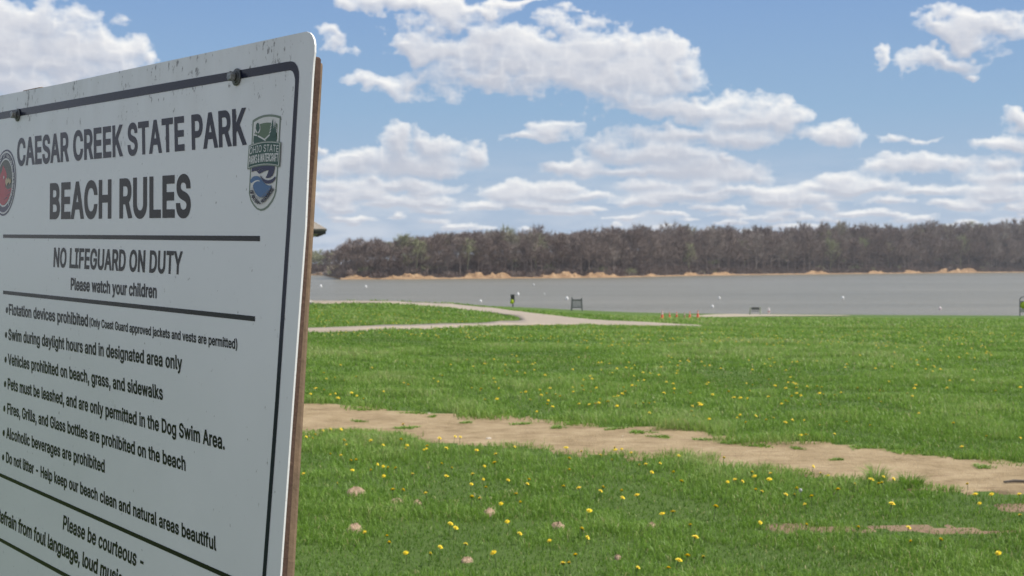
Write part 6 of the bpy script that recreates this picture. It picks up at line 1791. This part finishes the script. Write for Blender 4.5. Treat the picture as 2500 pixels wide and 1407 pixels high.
    poly = [(lx + 0.004, bdy), (board_r[0].x - 0.006, bdy)] + [(board_r[0].x - 0.0012, bdy - 0.002)] + [(p.x, p.y) for p in board_r[1:]] + [(tail.x, rb.y), (lx + 0.004, rb.y)]
    b = MB(); b.prism(poly, z1, z0)
    board = b.build('backing_board', wood.m)
    bm = bmesh.new(); bm.from_mesh(board.data)
    ed = [e for e in bm.edges if len(e.link_faces) == 2 and e.calc_face_angle(0) > 0.8]
    bmesh.ops.bevel(bm, geom=ed, offset=0.0012, segments=2, affect='EDGES'); bm.to_mesh(board.data); bm.free()
    adopt(board)
    # ---- two square posts, the far one's top just showing over the sheet
    for bx, extra in ((b_near.x, -0.01), (b_far.x + 0.01, 0.0075)):
        b = MB(); top_y = ty + extra
        b.box((bx, (top_y - 1.95) / 2, z1 - 0.0475), (0.089, top_y + 1.95, 0.089), bev=0.005)
        adopt(b.build('post', post_m))
    # ---- bolts with washers through sheet, board and post
    def bolt(c):
        M = Matrix.Translation((c.x, c.y, 0.0))
        bb = MB()
        hexa = [(0.0066 * math.cos(math.pi / 3 * i + 0.3), 0.0066 * math.sin(math.pi / 3 * i + 0.3)) for i in range(6)]
        hs = [(x * 0.90, y * 0.90) for x, y in hexa]
        v = [(x + c.x, y + c.y, 0.0065) for x, y in hexa] + [(x + c.x, y + c.y, 0.0125) for x, y in hexa] + [(x + c.x, y + c.y, 0.0133) for x, y in hs]
        f = [tuple(range(6)), tuple(range(12, 18))]
        for k in range(2):
            f += [(k * 6 + i, k * 6 + (i + 1) % 6, k * 6 + 6 + (i + 1) % 6, k * 6 + 6 + i) for i in range(6)]
        bb.add(v, f)
        bb.lathe([(0.0042, -0.03), (0.0042, 0.0068)], 16, M)
        o_ = bb.build('bolt', zinc.m); adopt(o_)
        w = MB()
        w.lathe([(0.0044, 0.0007), (0.0112, 0.0007), (0.0116, 0.0012), (0.0116, 0.0024), (0.0110, 0.0029), (0.0080, 0.0031), (0.0078, 0.0046), (0.0044, 0.0050)], 28, M)
        adopt(w.build('washer', washer_m, smooth=True), o_)
    low = rb.y + 0.045
    for c in (b_near, b_far, Vector((b_near.x, low)), Vector((b_far.x, low))): bolt(c)


build_sign()



# ================================================================== things along the shore
def base_of(px, py):
    g = ground_at(px, py)
    return g


def build_shore_things():
    rng = np.random.default_rng(61)
    orange = plain('orange_rubber', (0.90, 0.15, 0.065), 0.5, vary=0.12)
    collar = plain('white_reflective_collar', (0.72, 0.72, 0.70), 0.4, vary=0.08)
    faded = plain('faded_cone', (0.45, 0.26, 0.15), 0.6, vary=0.2)

    def cone(px, py, hpx, lab, main, tall, group=None):
        g = base_of(px, py); h = 1.12 * hpx * g.y / FPX
        root = empty('traffic_cone', g, rng.random())
        tag(root, lab, 'traffic cone', group)
        b = MB(); b.lathe([(0.20 * h, 0.05 * h), (0.185 * h, 0.10 * h), (0.055 * h, 0.97 * h), (0.045 * h, h), (0.03 * h, h)], 20)
        b.build('body', main, root, True)
        b = MB(); b.box((0, 0, 0.03 * h), (0.52 * h, 0.52 * h, 0.06 * h), bev=0.012 * h); b.build('base', main, root)
        if tall:
            def rad(f): return (0.185 + (0.055 - 0.185) * (f - 0.10) / 0.87) * h + 0.004
            b = MB(); b.lathe([(rad(0.52), 0.52 * h), (rad(0.70), 0.70 * h)], 20); b.build('reflective_collar', collar, root, True)
            b = MB(); b.lathe([(rad(0.78), 0.78 * h), (rad(0.94), 0.94 * h)], 20); b.build('reflective_collar', collar, root, True)
        else:
            def rad(f): return (0.185 + (0.055 - 0.185) * (f - 0.10) / 0.87) * h + 0.003
            b = MB(); b.lathe([(rad(0.66), 0.66 * h), (rad(0.78), 0.78 * h)], 20); b.build('reflective_collar', collar, root, True)
    cone(1616.5, 779, 19, 'tall orange traffic cone with white collars, biggest of the row', orange, True)
    cone(1634.5, 778, 14, 'small orange cone next to the tall cone', orange, False)
    cone(1652, 777.5, 14, 'small orange cone between the faded cone and the one beside the tall cone', orange, False)
    cone(1671, 777.5, 13, 'faded brownish traffic cone in the middle of the small ones', faded, False)
    cone(1684, 777.5, 14.5, 'small pale striped orange cone just right of the faded one', orange, False)
    cone(1703.5, 777, 16.5, 'bright orange cone at the right end of the row', orange, False)

    # bag post with a lime sack, by the walk
    steel = plain('dark_bronze_metal', (0.050, 0.048, 0.040), 0.5, 0.3, vary=0.2)
    greyp = plain('grey_metal', (0.13, 0.133, 0.133), 0.5, 0.2, vary=0.2)
    lime = plain('lime_plastic', (0.40, 0.50, 0.006), 0.45, vary=0.15)
    g = base_of(1251, 750.5)
    u = g.y / FPX
    root = empty('litter_post', g); tag(root, 'dark post with boxed top and a lime bag, between walk and water', 'litter bin')
    b = MB(); b.box((0.04, 0.05, 15 * u), (3.0 * u, 3.0 * u, 30 * u), bev=0.02); b.build('post', greyp, root)
    b = MB(); b.box((0.02, 0, 24.5 * u), (9.5 * u, 7 * u, 11 * u), bev=0.03); b.box((0.02, 0, 30.6 * u), (11 * u, 8.5 * u, 1.0 * u), bev=0.012); b.build('bin_box', steel, root)
    b = MB(); b.box((4.2 * u, 0, 15.5 * u), (2.4 * u, 6 * u, 9 * u), bev=0.02); b.build('side_rail', steel, root)
    prof = [(0.5 * u, 8.4 * u), (3.2 * u, 9.0 * u), (4.6 * u, 11 * u), (4.4 * u, 14.5 * u), (3.5 * u, 18 * u), (3.2 * u, 19.4 * u)]
    b = MB(); b.lathe(prof, 16, Matrix.Translation((-1.2 * u, -2.2 * u, 0))); b.build('bag', lime, root, True)

    # grey framed board facing the water
    g = base_of(1408, 759.5); u = g.y / FPX
    root = empty('framed_board', g, 0.06); tag(root, 'grey slatted board in a frame of two posts on the shore grass', 'board')
    for sx, hh, lean in ((-12.0, 33.5, 0.8), (12.6, 31.5, -1.0)):
        b = MB(); b.tube([((sx - lean) * u, 0.05, 0), (sx * u, 0, hh * 0.5 * u), ((sx + lean * 0.6) * u, 0, hh * u)], [2.0 * u if sx < 0 else 1.3 * u, 1.6 * u, 1.7 * u], 10); b.build('post', greyp, root)
    b = MB()
    for k in range(7): b.box((0.2 * u, 0, (11.2 + 2.3 * k) * u), (22 * u, 0.03, 1.35 * u), bev=0.006)
    b.build('panel', plain('weathered_grey_slats', (0.25, 0.253, 0.255), 0.6, vary=0.12), root)
    for z in (8.6, 27.0):
        b = MB(); b.box((0.2 * u, -0.02, z * u), (24 * u, 0.09, 2.6 * u), bev=0.015); b.build('rail', greyp, root)

    # park bench on the sand, seen from behind
    g = base_of(1844, 769.0); u = g.y / FPX
    pale = plain('pale_bench_frame', (0.36, 0.40, 0.30), 0.6, vary=0.15); deck = plain('dark_bench_slats', (0.030, 0.042, 0.036), 0.5, vary=0.2)
    root = empty('park_bench', g, -0.12); tag(root, 'park bench with dark back and pale side frames at the water edge', 'bench')
    b = MB()
    for k in range(3): b.box((0, 0.02 * k, (13.0 + 2.2 * k) * u), (19 * u, 0.04, 1.9 * u), bev=0.008)
    b.build('backrest', deck, root)
    b = MB()
    for k in range(4): b.box((0, 0.16 + 0.14 * k, 8.6 * u), (19 * u, 0.11, 0.05), bev=0.008)
    b.build('seat', deck, root)
    for sx in (-1, 1):
        b = MB()
        x = sx * 12.0 * u
        b.tube([(x, -0.06, 0), (x, 0.02, 8.6 * u), (x, -0.05, 19.5 * u)], 0.055, 8); b.tube([(x + sx * 0.05, 0.70, 0), (x, 0.66, 9 * u), (x, 0.62, 13 * u)], 0.055, 8)
        b.box((x, 0.30, 13.4 * u), (0.09, 0.80, 0.06), bev=0.01)
        b.tube([(x + sx * 2.2 * u, 0.1, 0), (x + sx * 0.6 * u, 0.1, 13 * u)], 0.05, 8)
        b.build('side_frame', pale, root)

    # slim white marker with a red band
    g = base_of(1877, 768.5); u = g.y / FPX
    root = empty('marker_post', g); tag(root, 'slim white marker with a red tinge, standing right of the bench', 'marker')
    b = MB(); b.lathe([(1.6 * u, 1.5 * u), (2.7 * u, 5 * u), (2.9 * u, 10 * u), (2.2 * u, 14 * u), (0.9 * u, 16.5 * u), (0.2 * u, 17 * u)], 16); b.build('body', plain('white_marker_paint', (0.74, 0.68, 0.69), 0.5, vary=0.1), root, True)
    b = MB(); b.lathe([(2.92 * u, 7 * u), (2.98 * u, 9 * u)], 16); b.build('band', plain('red_band', (0.45, 0.10, 0.10), 0.5), root, True)
    b = MB(); b.tube([(0, 0, -0.05), (0, 0, 2 * u)], 0.04, 8); b.build('stake', greyp, root)

    # hoop frame with a lime bag at the right border
    g = base_of(2499, 772.0); u = g.y / FPX
    root = empty('bag_stand', g); tag(root, 'hooped steel stand holding a lime bag at the right end of the shore', 'litter bin')
    b = MB(); pts = [(-9.0 * u, 0, 0), (-9.3 * u, 0, 40 * u)] + [(-9.3 * u * math.cos(a), 0, 40 * u + 7 * u * math.sin(a)) for a in np.linspace(0.2, math.pi - 0.2, 9)] + [(9.3 * u, 0, 40 * u), (9.0 * u, 0, 0)]
    b.tube(pts, 1.2 * u, 10); b.build('hoop_frame', greyp, root, True)
    b = MB(); b.lathe([(0.6 * u, 18 * u), (5 * u, 19 * u), (8.3 * u, 23 * u), (8.6 * u, 27 * u), (7.0 * u, 32 * u), (5.2 * u, 35.5 * u)], 18); b.build('bag', lime, root, True)
    b = MB(); b.box((-1.0 * u, 0.02, 35.5 * u), (15 * u, 10 * u, 2.2 * u), bev=0.02); b.build('bag_ring', steel, root)
    b = MB(); b.box((-1 * u, -0.02, 13.5 * u), (17 * u, 0.05, 9.5 * u), bev=0.01); b.build('lower_plate', plain('pale_plate', (0.46, 0.43, 0.41), 0.5, vary=0.15), root)

    # swim-area buoys
    white = plain('buoy_white', (0.80, 0.80, 0.78), 0.4, vary=0.06)
    spots = [(783, 702, 8, 'faint white buoy on the lake nearest the sign edge'), (893, 703, 7, 'white buoy on the lake between the sign and the lime bag post, farther out'),
             (1173, 738.5, 8, 'white buoy close to shore left of the lime bag post'), (1264.5, 722, 9, 'white buoy seen just right of the lime bag post'),
             (1384, 733, 10, 'white buoy seen just left of the grey framed board'), (1303, 697, 5, 'faint far white buoy between the lime bag post and the framed board'), (1756, 731, 8, 'white buoy farther out above the cones, upper of two'),
             (1739.5, 752.5, 8.5, 'white buoy near shore right of the cones, lower of two'), (2057.5, 731.5, 9, 'white buoy alone on the open water right of the bench'), (2295, 757, 9, 'pinkish white buoy near shore left of the bag stand'), (1329, 719, 4, 'small pale buoy midway between post and board')]
    for px, py, hpx, lab in spots:
        p = lake_at(px, py); u = p.y / FPX * hpx * 0.9
        b = MB()
        b.lathe([(0.02 * u, -0.15 * u), (0.34 * u, -0.05 * u), (0.42 * u, 0.25 * u), (0.40 * u, 0.55 * u), (0.26 * u, 0.82 * u), (0.08 * u, 0.95 * u), (0.07 * u, 1.05 * u), (0.01 * u, 1.07 * u)], 16)
        mm = white if 'pinkish' not in lab else plain('buoy_pinkish', (0.78, 0.66, 0.66), 0.4, vary=0.08)
        o = b.build('buoy', mm, smooth=True); o.location = p
        tag(o, lab, 'buoy')


def build_shelter():
    """Hip-roofed picnic shelter mostly hidden by the sign: only one roof corner and the edge of a post show."""
    y0 = 67.0
    gz = float(terrain((749 - 1250) / FPX * y0, y0))
    u = y0 / FPX
    xr = (802 - 1250) * u                          # right end of the eaves
    eave = EYE + (645 - 560) * u
    shingle = Mat('brown_shingles', rough=0.9, spec=0.2)
    f = shingle.noise(3, 5, 0.7); g = shingle.n('ShaderNodeTexBrick')
    g.inputs['Scale'].default_value = 3.0; g.inputs['Color1'].default_value = (0.36, 0.32, 0.27, 1); g.inputs['Color2'].default_value = (0.30, 0.26, 0.22, 1); g.inputs['Mortar'].default_value = (0.14, 0.12, 0.10, 1); g.inputs['Mortar Size'].default_value = 0.01
    shingle.link(shingle.co(), g.inputs['Vector'])
    shingle.color(shingle.mix(shingle.ramp(f, [(0.3, 0.0), (0.7, 0.35)]), g.outputs['Color'], (0.30, 0.27, 0.23)))
    fascia = plain('dark_fascia', (0.045, 0.040, 0.036), 0.7)
    soffit = plain('pale_soffit', (0.34, 0.33, 0.31), 0.8)
    wood = plain('tan_shelter_post', (0.42, 0.23, 0.115), 0.8, vary=0.2)
    W, D, rise = 11.0, 8.0, 2.6
    xl = xr - W
    rz = R(11)
    a, d = W / 2, D / 2
    root = empty('picnic_shelter', (xr - math.cos(rz) * a - math.sin(rz) * d, y0 - 0.6 - math.sin(rz) * a + math.cos(rz) * d, gz), rz); tag(root, 'brown hip roofed shelter, its eaves corner poking out behind the sign', 'shelter')
    lz = eave - gz
    b = MB()
    rdg = W / 2 - D / 2
    v = [(-a, -d, lz), (a, -d, lz), (a, d, lz), (-a, d, lz), (-rdg, 0, lz + rise), (rdg, 0, lz + rise),
         (-a, -d, lz - 0.10), (a, -d, lz - 0.10), (a, d, lz - 0.10), (-a, d, lz - 0.10)]
    b.add(v, [(0, 1, 5, 4), (2, 3, 4, 5), (1, 2, 5), (3, 0, 4), (0, 6, 7, 1), (1, 7, 8, 2), (2, 8, 9, 3), (3, 9, 6, 0), (6, 9, 8, 7)])
    roof = b.build('roof', shingle.m, root)
    b = MB(); e = 0.06
    for cx, cy, sx, sy in ((0, -d + e, W - 0.1, 0.05), (0, d - e, W - 0.1, 0.05), (-a + e, 0, 0.05, D - 0.2), (a - e, 0, 0.05, D - 0.2)): b.box((cx, cy, lz - 0.17), (sx, sy, 0.14))
    b.build('fascia', fascia, roof)
    b = MB(); b.box((0, 0, lz - 0.28), (W - 0.9, D - 0.9, 0.06)); b.build('soffit', soffit, roof)
    px = a - 1.16
    for sx in (px, px - (W - 2.6) / 2, px - (W - 2.6)):
        for sy in (-d + 0.7, d - 0.8):
            b = MB(); b.box((sx, sy, (lz - 0.36) / 2 - 0.3), (0.20, 0.20, lz - 0.36 + 0.6), bev=0.012); b.build('post', wood, root)
    b = MB(); b.box((px - (W - 2.6) / 2, 0, -0.03), (W - 1.5, D - 1.0, 0.3), bev=0.02); b.build('slab', plain('shelter_slab', (0.40, 0.37, 0.33), 0.9), root)


build_shore_things()
build_shelter()


# ------------------------------------------------------------------ a trace of spring haze over the lake
def build_haze():
    m = bpy.data.materials.new('haze_air'); m.use_nodes = True
    nt = m.node_tree; nt.nodes.clear()
    o = nt.nodes.new('ShaderNodeOutputMaterial'); v = nt.nodes.new('ShaderNodeVolumePrincipled')
    v.inputs['Color'].default_value = (0.86, 0.92, 1.0, 1)
    v.inputs['Density'].default_value = 0.00012
    v.inputs['Anisotropy'].default_value = 0.3
    nt.links.new(v.outputs[0], o.inputs['Volume'])
    b = MB(); b.box((0, 850, 18), (9000, 2100, 60))
    h = b.build('haze', m)
    tag(h, kind='stuff')


build_haze()
